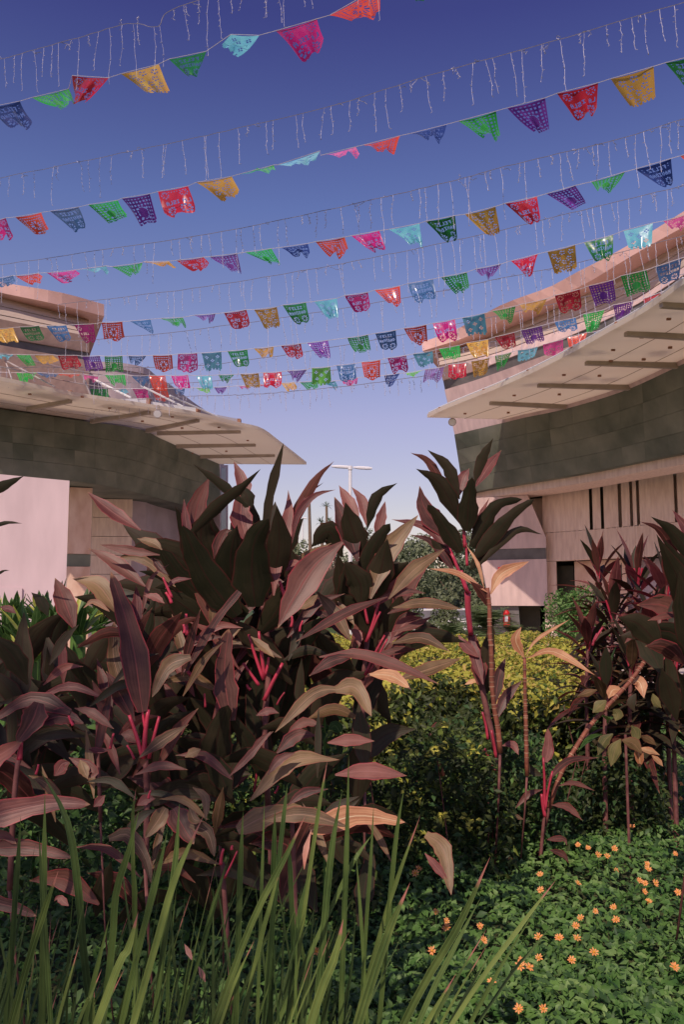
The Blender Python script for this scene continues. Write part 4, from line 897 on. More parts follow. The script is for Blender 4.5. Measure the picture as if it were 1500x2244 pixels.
LEAVES = '''
A b k 22 -.3 0 580,1180 592,1085 622,970
A c p 30 -.2 .05 610,1205 687,1060 733,1010
A c r 15 .1 .0 628,1190 668,1092 710,1057
A c r 18 .1 -.03 640,1190 652,1130 690,1086 737,1073
A c r 32 .35 .08 548,1110 527,1045 512,1010
A u r 58 .30 .03 540,1180 528,1120 547,1047
A c k 30 -.5 -.05 400,1190 478,1108 530,1068 572,1027
A c k 22 -.4 .0 545,1112 483,1060 423,1017
A c k 34 -.2 .07 545,1120 540,1085 522,1070
A c r 44 .30 -.08 600,1305 606,1230 632,1130 632,1073
A u k 96 -.6 -.04 560,1330 552,1250 560,1180 590,1137
A c k 56 -.6 .0 590,1300 612,1200 607,1107
A c k 70 -.6 .06 520,1330 505,1230 520,1150
A c p 46 .1 .05 420,1195 432,1110 460,1043
A c r 22 .2 .0 417,1200 407,1140 403,1093
A c p 34 .2 .02 470,1225 490,1170 508,1162
A u k 84 -.5 .2 490,1560 460,1480 440,1390
A u k 90 -.6 .0 520,1350 450,1260 400,1150
A u k 80 -.6 .05 540,1350 420,1290 350,1200
A c k 80 -.6 .08 500,1400 420,1340 350,1290
A c k 70 -.5 .1 470,1250 440,1180 455,1120
A c k 60 -.5 .1 560,1400 620,1320 660,1240
A c p 78 .35 -.1 752,1188 690,1240 640,1320 608,1378
A c r 24 .5 -.02 625,1252 645,1235 664,1236
A b p 20 .25 -.12 525,1296 470,1365 400,1483
A u p 64 .15 -.15 505,1580 492,1470 502,1377
A u k 74 -.5 -.1 465,1690 480,1600 500,1545
A c p 27 .6 -.18 850,1308 755,1345 647,1407
A c o 36 .35 -.05 695,1297 735,1345 771,1408
A c o 26 .5 .0 650,1335 675,1322 698,1302
A c p 30 .55 -.2 780,1436 725,1450 677,1482
A c p 32 .55 -.2 700,1440 783,1433 880,1462 965,1500
A u o 50 .5 -.25 735,1512 780,1508 815,1570
A c o 32 .5 -.22 765,1512 690,1520 602,1606
A c r 20 .5 -.1 562,1568 590,1558 612,1563
A c p 24 .5 -.15 627,1613 667,1583 712,1594
A c p 34 .5 -.2 607,1650 650,1612 695,1612
A c r 30 .45 -.2 718,1628 767,1622 822,1624
A c p 16 .4 -.2 547,1650 575,1620 600,1602
A c o 26 .5 -.1 480,1410 505,1390 528,1378
A c o 22 .5 -.05 550,1395 580,1420 602,1442
A c k 60 -.5 .12 600,1450 660,1400 720,1350
A c k 60 -.5 .12 640,1500 570,1420 500,1350
A c p 22 .3 .0 395,1425 440,1400 492,1395
A c r 24 .4 .0 545,1700 500,1720 455,1700
B c r 34 .4 .05 787,1150 764,1100 743,1063
B c r 28 .35 .04 806,1155 795,1100 771,1067
B c k 25 -.4 .0 805,1160 826,1090 872,1058
B c k 54 -.5 .02 800,1230 775,1165 757,1100
B c p 52 .25 -.03 785,1230 764,1165 733,1088
B c r 28 .2 .08 825,1185 835,1140 845,1098
B u k 58 -.5 .02 800,1290 820,1200 856,1147
B c k 60 -.5 -.03 790,1330 790,1280 755,1230
B c k 60 -.5 .0 800,1330 830,1270 850,1180
B u k 64 -.5 .0 775,1330 765,1265 770,1230
B c o 56 .3 -.08 812,1312 850,1210 918,1128
B c k 50 -.5 .05 750,1220 722,1165 682,1200
B c o 40 .45 -.12 853,1312 905,1252 976,1203
B c p 16 .4 -.12 850,1313 893,1296 934,1300
B c o 30 .55 -.14 862,1332 935,1322 1017,1336
B c p 22 .5 -.1 850,1345 900,1325 950,1316
B c r 30 .45 -.1 855,1409 890,1364 927,1352
B c p 20 .5 -.05 858,1390 890,1350 925,1345
B c o 30 .55 -.12 858,1410 925,1398 987,1428
B c o 36 .6 -.15 870,1490 945,1465 1014,1442
B c t 34 .6 -.16 806,1478 860,1482 903,1512
B c r 22 .4 .0 768,1378 785,1392 788,1418
B c k 60 -.5 .05 820,1400 790,1340 740,1300
B c k 56 -.5 .05 830,1400 870,1350 880,1300
B c k 60 -.6 .05 780,1470 720,1430 690,1380
B c k 40 -.5 .03 800,1300 850,1260 900,1230
B c p 22 .5 -.1 820,1440 870,1425 915,1422
B c o 20 .5 -.05 740,1318 762,1345 778,1372
B c p 18 .5 -.1 860,1385 905,1372 950,1350
C c k 24 -.4 -.04 1040,1060 1058,1005 1082,960
C c r 27 .45 .05 1044,1066 1072,1022 1100,986
C c r 30 .3 .05 1008,1085 1014,1050 1030,1026
C u k 52 -.6 -.05 1024,1164 1028,1100 1036,1046
C c k 27 -.3 .0 1008,1094 982,1024 938,986
C c p 22 -.1 .0 985,1084 940,1012 900,992
C c k 40 -.5 .02 1012,1150 965,1060 912,1027
C c p 50 .1 .04 1000,1190 935,1120 920,1064
C u k 44 -.5 -.03 1010,1210 965,1140 938,1106
C u k 42 -.5 .0 1036,1200 1085,1112 1146,1094
C u k 42 -.5 -.03 1044,1220 1120,1132 1172,1094
C c k 20 -.3 -.04 1048,1240 1130,1164 1190,1171
C c p 26 -.1 .0 1042,1240 1070,1190 1110,1174
C c r 26 .4 .0 1003,1230 940,1158 858,1138
C c p 20 .2 .0 1003,1262 950,1190 898,1171
C c k 34 -.3 .04 1008,1240 985,1225 945,1182
C c k 30 -.4 .0 1030,1250 1055,1220 1085,1180
C c r 14 .5 .03 1040,1190 1050,1140 1074,1090
C u p 42 .2 -.02 1055,1500 1048,1440 1035,1385
C u k 46 -.3 .04 1062,1520 1068,1440 1080,1370
C c r 28 .4 -.1 1060,1500 1040,1430 1028,1375
C c r 26 .4 -.06 1050,1440 1020,1415 1005,1390
C c p 28 .2 -.05 1085,1545 1095,1480 1110,1440
C c p 26 .3 -.08 1089,1578 1108,1530 1146,1490
C c r 18 .5 -.1 1102,1634 1125,1632 1138,1655
C c p 16 .5 -.1 936,1617 960,1590 990,1585
C c g 15 .5 -.1 1044,1726 1008,1667 962,1696
C c t 12 .5 0 1020,1500 1040,1492 1050,1500
F c t 17 .6 -.02 1069,1298 1005,1257 940,1246
F c t 30 .2 .0 1076,1302 1100,1258 1161,1230
F c t 9 .3 .0 1062,1290 1048,1236 1022,1194
F c p 24 -.2 .02 1075,1335 1058,1300 1030,1272
G c t 24 .1 .0 1150,1442 1131,1402 1144,1373
G c t 9 .4 .0 1153,1435 1180,1400 1250,1357
G c t 20 .6 -.02 1158,1442 1215,1428 1306,1480
G c p 10 .3 .0 1160,1440 1200,1425 1225,1430
H c t 30 .5 -.02 1376,1497 1402,1494 1413,1530
H c t 24 .5 .0 1335,1530 1345,1512 1366,1510
H c o 16 .6 .0 1420,1466 1458,1462 1494,1474
H c o 15 .4 .02 1422,1447 1455,1436 1490,1431
H c p 22 .2 .0 1440,1385 1455,1350 1500,1340
H c p 20 .5 .02 1440,1400 1400,1385 1370,1410
D u p 74 .15 -.03 312,1560 288,1400 242,1252
D u o 50 .3 .05 290,1560 250,1450 250,1360
D c p 40 .2 .03 295,1580 262,1520 232,1470
D c o 54 .5 .08 258,1345 215,1283 158,1268
D c r 36 .5 .05 308,1162 246,1122 190,1077
D c p 24 .2 .03 350,1216 285,1207 217,1193
D c p 38 .45 .04 318,1285 245,1228 192,1202
D c p 52 .25 .06 163,1378 138,1310 120,1266
D c k 24 -.2 .08 105,1350 90,1320 68,1298
D c r 26 .3 .06 300,1385 300,1330 298,1283
D u o 44 .5 -.05 418,1440 368,1460 333,1528
D c t 16 .5 .0 240,1340 205,1318 182,1333
D c r 20 .5 -.02 360,1322 338,1308 314,1305
D c o 30 .6 -.06 305,1660 360,1620 414,1587
D c o 24 .6 -.05 440,1642 422,1650 405,1660
D c p 22 .5 -.08 296,1698 350,1678 412,1687
D c r 14 .6 -.03 187,1637 215,1645 246,1642
D c p 32 .4 .0 265,1608 285,1612 305,1630
D c p 50 -.3 .1 310,1480 350,1400 400,1340
D c p 12 .3 .05 310,1350 330,1270 372,1235
D c r 14 .5 .05 362,1290 385,1272 420,1268
D c p 16 .3 .05 333,1221 350,1245 370,1262
D c o 26 .5 .02 355,1205 335,1190 300,1180
L c k 24 -.2 .0 -60,1100 0,1068 52,1043
L c k 9 -.1 .0 -40,1165 10,1146 49,1147
L c k 6 -.1 .0 -20,1270 5,1252 21,1250
L u p 48 .45 .0 153,1562 67,1533 -20,1580
L u p 62 .3 -.03 85,1540 70,1580 36,1628
L c p 42 .55 .0 182,1585 130,1570 72,1591
L c p 24 .4 .0 163,1552 200,1562 250,1598
L u r 60 .3 -.05 -60,1690 -10,1660 48,1625
L u r 66 .45 -.08 -60,1800 100,1762 198,1763
L u p 44 .35 -.05 -30,1860 60,1858 162,1880
L u p 40 .3 -.05 -60,1970 20,1985 80,2008
L u p 36 .3 -.05 -60,1870 0,1830 36,1850
L c r 18 .4 .0 0,1330 20,1335 35,1345
L c k 50 -.5 .1 60,1500 20,1430 -30,1390
L c p 30 .3 .0 118,1700 138,1680 153,1672
E c r 22 .4 .0 205,1768 218,1755 230,1742
E c r 24 .4 .0 300,1765 320,1752 341,1750
E u o 44 .4 .02 363,1770 345,1800 318,1836
E u o 38 .5 .0 238,1838 280,1830 318,1880 331,1935
E u p 60 .4 .02 380,1772 400,1810 425,1850
E u o 36 .5 .0 417,1807 455,1825 470,1878
E c o 20 .4 -.02 422,1725 450,1748 451,1800
E c o 24 .5 .0 415,1770 425,1795 445,1800
E c o 44 .5 .0 548,1755 640,1668 745,1665
E c r 42 .5 -.03 735,1698 805,1690 893,1700
E c p 22 .4 .0 630,1765 668,1737 720,1729
E u o 60 .5 .02 520,1820 580,1790 662,1766
E c o 38 .5 -.04 575,1800 665,1785 768,1814
E u t 62 .55 .0 680,1820 780,1788 889,1802
E c p 18 .4 .0 500,1704 550,1652 594,1602
E c p 22 .4 .0 587,1698 612,1665 650,1648
E u o 44 .5 .0 934,1828 972,1862 990,1962
E c r 20 .4 -.03 932,1870 958,1900 985,1935
E c p 30 .3 .0 190,1705 205,1690 150,1660
E c o 26 .4 .0 175,1665 185,1690 192,1708
E c r 26 .3 .0 120,1700 135,1675 152,1670
E c r 18 .4 .0 150,1985 128,1968 118,1975
N c p 17 .5 .0 1196,1716 1245,1668 1314,1660
N u r 30 .2 .02 1196,1670 1203,1640 1202,1596
N c o 15 .5 .0 1150,1796 1118,1786 1090,1792
N c p 11 .5 .0 1225,1722 1260,1716 1305,1733
N c p 17 .4 .0 1210,1764 1245,1768 1278,1798
N c p 14 .4 .0 1200,1840 1235,1838 1244,1853
N c p 14 .3 .0 1205,1862 1235,1872 1248,1892
N c k 16 .1 .0 1190,1700 1170,1690 1150,1670
N c p 14 .2 .0 1190,1730 1160,1740 1130,1772
Q c p 20 -.1 .0 1500,1250 1450,1165 1402,1142
Q c k 34 -.4 .02 1540,1260 1480,1170 1428,1132
Q c r 30 .2 .0 1560,1230 1500,1150 1474,1116
Q c k 50 -.6 .0 1520,1420 1500,1300 1440,1170
Q c k 40 -.5 .0 1530,1330 1490,1240 1455,1180
Q c k 54 -.6 .03 1540,1480 1510,1380 1490,1250
Q c p 18 .5 .0 1500,1345 1460,1350 1420,1360
'''
for line in LEAVES.strip().split('\n'):
    f = line.split(); pts = [tuple(map(float, s.split(','))) for s in f[6:]]
    m = LM[f[2]]; prof = f[1]
    blade(PL[f[0]], pts, float(f[3]) * (.90 if f[2] != 'k' else 1.0), float(f[4]), DEP[f[0]] + float(f[5]) + R.uniform(-.01, .01), m, n=11, prof=prof)
# random fill: leaves deeper in each clump, mostly in the colour darkened for shade
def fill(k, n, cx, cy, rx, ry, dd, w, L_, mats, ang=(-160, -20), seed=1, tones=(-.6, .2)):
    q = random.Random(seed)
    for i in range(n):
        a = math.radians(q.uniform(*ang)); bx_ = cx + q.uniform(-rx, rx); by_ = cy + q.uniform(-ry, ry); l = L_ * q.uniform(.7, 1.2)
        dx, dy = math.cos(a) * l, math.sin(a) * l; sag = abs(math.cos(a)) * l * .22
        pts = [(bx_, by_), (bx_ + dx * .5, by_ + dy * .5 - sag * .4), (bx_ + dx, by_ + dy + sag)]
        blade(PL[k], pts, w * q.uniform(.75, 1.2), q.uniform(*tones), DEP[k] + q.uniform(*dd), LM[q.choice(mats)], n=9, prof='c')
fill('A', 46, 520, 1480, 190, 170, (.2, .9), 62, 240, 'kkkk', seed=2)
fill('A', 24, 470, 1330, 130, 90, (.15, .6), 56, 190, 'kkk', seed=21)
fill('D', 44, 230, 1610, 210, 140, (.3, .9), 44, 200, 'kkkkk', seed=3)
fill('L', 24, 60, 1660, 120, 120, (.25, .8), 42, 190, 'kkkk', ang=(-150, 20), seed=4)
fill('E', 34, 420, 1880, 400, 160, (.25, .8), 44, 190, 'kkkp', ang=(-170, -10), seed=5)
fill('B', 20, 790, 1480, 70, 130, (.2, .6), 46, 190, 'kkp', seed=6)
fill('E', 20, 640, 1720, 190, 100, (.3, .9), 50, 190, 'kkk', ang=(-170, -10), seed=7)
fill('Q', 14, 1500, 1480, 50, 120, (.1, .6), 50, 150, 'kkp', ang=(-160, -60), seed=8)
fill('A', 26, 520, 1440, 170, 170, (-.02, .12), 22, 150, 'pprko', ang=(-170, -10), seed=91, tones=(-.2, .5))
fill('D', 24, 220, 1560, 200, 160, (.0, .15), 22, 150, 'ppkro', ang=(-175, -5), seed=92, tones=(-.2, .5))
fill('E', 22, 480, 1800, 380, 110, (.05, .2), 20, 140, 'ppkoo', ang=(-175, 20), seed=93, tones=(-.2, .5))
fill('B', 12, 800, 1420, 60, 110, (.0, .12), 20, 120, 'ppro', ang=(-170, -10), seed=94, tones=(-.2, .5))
# crimson stalks
for k, x0, y0, x1, y1, w in [('A',613,1273,627,1313,9),('A',533,1453,568,1502,8),('A',620,1453,579,1535,10),('A',567,1383,580,1485,9),('A',545,1390,578,1490,8),('A',589,1440,581,1480,7),('A',607,1545,624,1517,7),('A',640,1350,638,1374,7),('A',664,1360,657,1384,6),('A',541,1500,549,1512,7),
  ('A',412,1470,420,1480,10),('A',408,1345,410,1392,9),('A',382,1372,387,1395,8),('A',448,1520,450,1550,6),('A',568,1640,557,1735,6),('A',640,1650,642,1664,6),('A',583,1710,578,1725,6),('A',610,1722,603,1738,6),
  ('B',833,1310,804,1406,8),('B',834,1340,803,1407,8),('B',844,1392,800,1480,7),('B',797,1310,807,1367,7),('B',850,1400,806,1480,6),('B',829,1240,824,1300,6),('B',795,1565,775,1600,6),('B',810,1590,790,1625,6),('B',783,1580,778,1630,7),
  ('C',990,1212,1025,1298,9),('C',1012,1250,1027,1300,8),('C',1017,1140,1020,1200,9),('C',1022,1190,1025,1240,7),('C',984,1195,1008,1262,5),
  ('D',283,1567,313,1662,10),('D',325,1555,315,1662,12),('D',349,1570,326,1662,9),('D',310,1530,318,1600,6),('D',249,1607,241,1642,7),('D',278,1633,294,1664,6),('D',357,1265,377,1310,7),('D',363,1298,376,1322,8),('D',395,1430,398,1450,7),('D',402,1368,404,1388,8),
  ('L',46,1627,42,1665,13),('L',84,1675,78,1697,6),('L',150,1568,160,1590,7),
  ('E',490,1860,484,1895,8),('E',510,1853,508,1862,7),('E',520,1865,492,1925,5),('E',330,1732,325,1750,6),
  ('H',1440,1376,1420,1440,7),('H',1466,1394,1425,1442,8),('H',1488,1440,1424,1450,7),('H',1310,1388,1300,1415,6),('H',1322,1375,1304,1405,6),
  ('N',1212,1690,1196,1776,6),('N',1192,1660,1194,1776,7),('N',1188,1740,1196,1790,8),
  ('C',1064,1640,1090,1700,7),('C',1078,1600,1088,1660,8),('C',1058,1560,1070,1620,7)]:
    stick(PL[k], [(x0, y0), ((x0 + x1) / 2 + R.uniform(-2, 2), (y0 + y1) / 2), (x1, y1)], w * .7, DEP[k] - .02, M['stem_red'], 'petiole', r2=w * (.45 if y1 < y0 else 1.0))
# stems down to the soil
for k, pts, w in [('A', [(575,1310),(590,1450),(580,1600),(590,1800)], 20), ('A', [(470,1400),(500,1560),(480,1750)], 16), ('B', [(806,1400),(795,1520),(800,1700)], 16), ('D', [(318,1660),(322,1760),(318,1900)], 20),
                  ('D', [(212,1560),(215,1660),(220,1800)], 12), ('L', [(40,1660),(30,1760),(20,1950)], 18), ('E', [(487,1890),(492,1960),(500,2080)], 16), ('E', [(640,1800),(645,1900),(650,2050)], 15), ('N', [(1195,1776),(1190,1830),(1186,1880)], 11), ('Q', [(1515,1420),(1520,1550),(1520,1700)], 18)]:
    stick(PL[k], pts, w * .62, DEP[k] + .14, M['stem_dark'], 'stem', ground=True)
s_, c3 = stick(PL['C'], [(1026,1296),(1027,1340),(1033,1392)], 15, DEP['C'], M['stem_red'], 'stem', r2=12); 
s_, c3 = stick(PL['C'], [(1033,1390),(1052,1480),(1068,1560),(1088,1650)], 12, DEP['C'] + .02, M['stem_dark'], 'stem', ground=True)
s_, c3 = stick(PL['F'], [(1069,1288),(1074,1330),(1074,1380),(1078,1430),(1080,1520),(1093,1600),(1097,1650)], 9, DEP['F'], M['stem_ring'], 'stem', ground=True, n=12, r2=12); rings(PL['F'], c3[1:-1], .028, 5.6 * DEP['F'] / FPX, M['ring_pale'])
s_, c3 = stick(PL['G'], [(1151,1440),(1152,1520),(1154,1600),(1156,1700)], 7, DEP['G'], M['stem_ring'], 'stem', ground=True, n=10, r2=10); rings(PL['G'], c3[:-1], .026, 4.8 * DEP['G'] / FPX, M['ring_pale'])
s_, c3 = stick(PL['H'], [(1416,1446),(1385,1490),(1335,1545),(1296,1588),(1268,1630),(1228,1700),(1205,1770)], 9, DEP['H'], M['stem_ring'], 'stem', ground=True, n=12, dd=-.2, r2=10); rings(PL['H'], c3[:-1], .032, 5.1 * DEP['H'] / FPX, M['ring_pale'])
s_, c3 = stick(PL['N'], [(962,1668),(972,1700)], 8, 4.0, M['stem_ring'], 'stem')

# cordylines standing farther back on the right: crowns built in three dimensions
def rosette(parent, q, n, L_, w, mats, el=(.1, 1.35), seed=0, droop=.35):
    rr = random.Random(seed)
    for i in range(n):
        a = 2.4 * i + rr.uniform(-.3, .3); e = el[0] + (el[1] - el[0]) * (1 - i / n) ** 1.1 + rr.uniform(-.1, .1); l = L_ * rr.uniform(.8, 1.1)
        dv = Vector((math.cos(a) * math.cos(e), math.sin(a) * math.cos(e), math.sin(e))); side = dv.cross(Vector((0, 0, 1))).normalized(); nr = side.cross(dv); w_ = w * rr.uniform(.55, .8)
        base = q - Vector((0, 0, .012 * i)); V, U, F = [], [], []; N_ = 8
        for k in range(N_):
            s = k / (N_ - 1); c = base + dv * l * s + Vector((0, 0, -droop * l * s * s * math.cos(e)))
            ww = w_ * .5 * (0.12 if s < .2 else math.sin(math.pi * ((s - .12) / .88) ** .85) ** 1.1 if s < 1 else 0)
            V += [c - side * ww + nr * ww * .35, c, c + side * ww + nr * ww * .35]; U += [(0, s), (.5, s), (1, s)]
        for k in range(N_ - 1):
            for j in (0, 1): z = k * 3 + j; F.append((z, z + 1, z + 4, z + 3))
        mk('leaf', V, F, LM[rr.choice(mats)], parent, U, smooth=True)
BACKP = [((1314,1250), 6.0, [(0,26,.36,.085,'krpp')], 'cordyline rising in front of the slot-windowed wall, slender crimson-eyed crown'),
         ((1396,1275), 5.6, [(0,22,.40,.10,'kprr')], 'broad-leaved cordyline immediately right of the crimson-eyed one'),
         ((1462,1290), 5.2, [(0,22,.38,.10,'kprp')], 'cordyline with rose leaves standing beside the right-edge black leaves'),
         ((1345,1345), 5.6, [(0,26,.40,.11,'kkpr')], 'dark cordyline crown directly below the crimson-eyed one'),
         ((1290,1405), 5.4, [(0,22,.34,.09,'kkpo')], 'short dark cordyline at the right end of the hedge'),
         ((1430,1370), 5.2, [(0,22,.36,.10,'kkpr')], 'dark cordyline crown behind the leaning cane'),
         ((1385,1455), 5.0, [(0,26,.36,.10,'kkko')], 'low dark cordyline behind the ringed leaning cane'),
         ((1330,1520), 4.8, [(0,22,.30,.10,'kkog')], 'lowest dark cordyline right of the hedge foot'),
         ((1480,1450), 4.9, [(0,20,.36,.10,'kkpo')], 'dark cordyline at the right edge below the black leaves')]
for i, (pp, d, rs_, lab) in enumerate(BACKP):
    t = thing('cordyline_plant', lab, 'plant', group=CG); q = P(pp[0], pp[1], d)
    for (dx, n, L_, w, ms) in rs_:
        rosette(t, q + Vector((0, 0, .02)), n, L_, w, ms, seed=40 + i)
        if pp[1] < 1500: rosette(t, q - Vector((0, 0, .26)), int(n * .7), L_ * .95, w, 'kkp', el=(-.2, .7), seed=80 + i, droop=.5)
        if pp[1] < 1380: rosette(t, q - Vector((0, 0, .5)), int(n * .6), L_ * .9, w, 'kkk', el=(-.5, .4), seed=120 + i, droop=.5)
    b = MB(); b.tube([q + Vector((0, 0, .04)), q - Vector((.02, 0, .3)), Vector((q.x - .03, q.y, .02))], [.010, .012, .014], 7); b.build('stem', M['stem_dark'], t)
    for k in range(7):
        a = R.uniform(0, 6.28); dv = Vector((math.cos(a) * .5, math.sin(a) * .5, 1)).normalized(); b = MB(); b.tube([q - Vector((0, 0, .06)), q + dv * .10], .007, 5); b.build('petiole', M['stem_red'], t)
# drooping old leaves with orange tips at the foot of the right-hand group
OL = thing('cordyline_plant', 'low skirt of olive and orange leaves hanging above the ground cover at right', 'plant', group=CG)
for (w, m, pts) in [(26,'v',[(1345,1608),(1325,1625),(1312,1655)]),(30,'v',[(1362,1620),(1350,1640),(1340,1680)]),(30,'o',[(1365,1622),(1390,1630),(1408,1652)]),(22,'t',[(1395,1635),(1402,1655),(1405,1682)]),(16,'t',[(1400,1640),(1425,1645),(1448,1655)]),
                    (18,'o',[(1404,1612),(1425,1622),(1440,1634)]),(28,'v',[(1330,1535),(1315,1548),(1300,1562)]),(26,'v',[(1345,1555),(1355,1565),(1350,1580)]),(24,'v',[(1385,1590),(1395,1605),(1394,1630)]),(18,'o',[(1310,1512),(1290,1518),(1266,1526)]),
                    (14,'t',[(1430,1655),(1445,1668),(1455,1680)]),(20,'v',[(1432,1520),(1440,1540),(1452,1552)]),(18,'g',[(1450,1530),(1462,1542),(1470,1560)]),(22,'k',[(1395,1520),(1385,1540),(1392,1560)])]:
    blade(OL, pts, w * .9, -.05, 4.4 + R.uniform(-.1, .1), LM[m], n=8)
q = P(1372, 1610, 4.5); b = MB(); b.tube([q, Vector((q.x, q.y, .02))], .007, 7); b.build('stem', M['stem_dark'], OL)
# broad green weed leaves among the cordylines
GW = thing('green_vine', 'bright green lobed vine leaves between the middle purple plants', 'vine')
for (w, pts) in [(30,[(690,1560),(700,1545),(722,1545)]),(26,[(722,1570),(712,1560),(695,1580)]),(30,[(745,1605),(735,1590),(720,1600)]),(34,[(700,1625),(705,1600),(725,1595)]),(26,[(680,1640),(690,1625),(712,1620)]),(24,[(690,1370),(712,1358),(735,1345)]),(20,[(676,1575),(690,1570),(705,1580)]),(22,[(735,1550),(745,1560),(748,1580)])]:
    blade(GW, pts, w, .6, 3.1, LM['g'], n=7, prof='u')
b = MB(); q = P(712, 1600, 3.12); b.tube([P(712, 1540, 3.12), q, Vector((q.x, q.y, .05))], .004, 5); b.build('stem', G['cov1'], GW)
# bright green plants at the left behind the dark clump
def lily(px, py, d, n, L_, w, m, lab, seed):
    t = thing('lily_clump', lab, 'plant', group='broad green clumps in front of the pale wall'); rr = random.Random(seed); q = P(px, py, d)
    for i in range(n):
        a = rr.uniform(0, 6.28); e = rr.uniform(.5, 1.4); l = L_ * rr.uniform(.75, 1.15); dv = Vector((math.cos(a) * math.cos(e), math.sin(a) * math.cos(e), math.sin(e))); side = dv.cross(Vector((0, 0, 1))).normalized()
        V, U, F = [], [], []
        for k in range(7):
            s = k / 6; c = q + dv * l * s + Vector((0, 0, -.3 * l * s * s * math.cos(e))); ww = w * .5 * math.sin(math.pi * min(1, .12 + .88 * s)) ** .7 if s < 1 else 0
            V += [c - side * ww, c - Vector((0, 0, .01)), c + side * ww]; U += [(0, s), (.5, s), (1, s)]
        for k in range(6):
            for j in (0, 1): z = k * 3 + j; F.append((z, z + 1, z + 4, z + 3))
        mk('leaf', V, F, LM[m if i % 4 else ('y' if i % 8 == 0 else m)], t, U, smooth=True)
    b = MB(); b.tube([q + Vector((0, 0, .02)), Vector((q.x, q.y, .02))], .05, 7); b.build('stem', G['cov1'], t)
for i, (px, py, d) in enumerate([(20,1425,5.2),(72,1430,5.0),(118,1388,5.6),(170,1398,5.4),(-30,1415,5.4),(30,1366,7.0),(90,1366,6.8),(215,1378,6.2),(60,1460,4.6)]):
    lily(px, py, d, 26, .34 if i < 5 else .26, .06, 'g', ['broad green clump at the left edge, front row', 'broad green clump with yellow leaves near the left edge', 'broad green clump behind the purple spear leaf at left', 'broad green clump rightmost in the front row at left', 'broad green clump cut by the left edge', 'small green clump at the foot of the access door', 'small green clump below the pale wall, back row', 'green clump below the tan stone panel', 'lowest green clump in the shade at left'][i], 60 + i)

# ------------------------------------------------------------------ strap-leaved clumps in front
BG = 'strap-leaved grass clumps along the front'
CL = []
for i, lab in enumerate(['strap-leaved grass clump at the left edge of the foreground', 'strap-leaved grass clump with pink dry tips, left foreground', 'strap-leaved grass clump in the middle foreground', 'strap-leaved grass clump right of the middle foreground', 'sparse strap-leaved clump with long blades leaning right over the ground cover']):
    CL.append(thing('strap_leaf_clump', lab, 'grass clump', group=BG))
def strap(px_pts, w, d, m, ci=None):
    # px_pts: tip first, base last; carried on down to the soil
    pts = list(reversed(px_pts)); A = P(*pts[0], d); B_ = P(*pts[1], d)
    t = (A - P(*pts[-1], d)).normalized() * .5 + (A - B_).normalized() * .3; 
    if t.z > -.02: t.z = -.02
    k = (A.z - .04) / -t.z; k = max(0, min(k, 6)); G_ = A + t * k * .85; G_.z = .04
    # project the soil point back to pixels through the same path
    c3 = [G_, A.lerp(G_, .5)] + [P(x, y, d) for x, y in pts]
    den = cr([tuple(c) for c in c3], 16); w3 = w * d / FPX * .5; V, U, F = [], [], []
    n = len(den); tw = R.uniform(-.5, .5); lean = R.uniform(-.35, .6)
    den = [Vector(q) for q in den]
    for i, c in enumerate(den):
        tt = (den[min(i + 1, n - 1)] - den[max(i - 1, 0)]).normalized(); cm = (EYE - c).normalized() + Vector((tw, 0, lean)); cm = (cm - tt * cm.dot(tt)).normalized(); wv = tt.cross(cm).normalized(); s = i / (n - 1)
        ww = w3 * min(1, (1 - s) * 4.0) * (.75 + .25 * min(1, s * 3)); V += [c - wv * ww, c - cm * ww * .18, c + wv * ww]; U += [(0, s), (.5, s), (1, s)]
    for i in range(n - 1):
        for j in (0, 1): z = i * 3 + j; F.append((z, z + 1, z + 4, z + 3))
    x = px_pts[-1][0]
    if ci is None: ci = 0 if x < 160 else 1 if x < 400 else 2 if x < 640 else 3 if x < 880 else 4
    mk('blade', V, F, m, CL[ci], U, smooth=True)
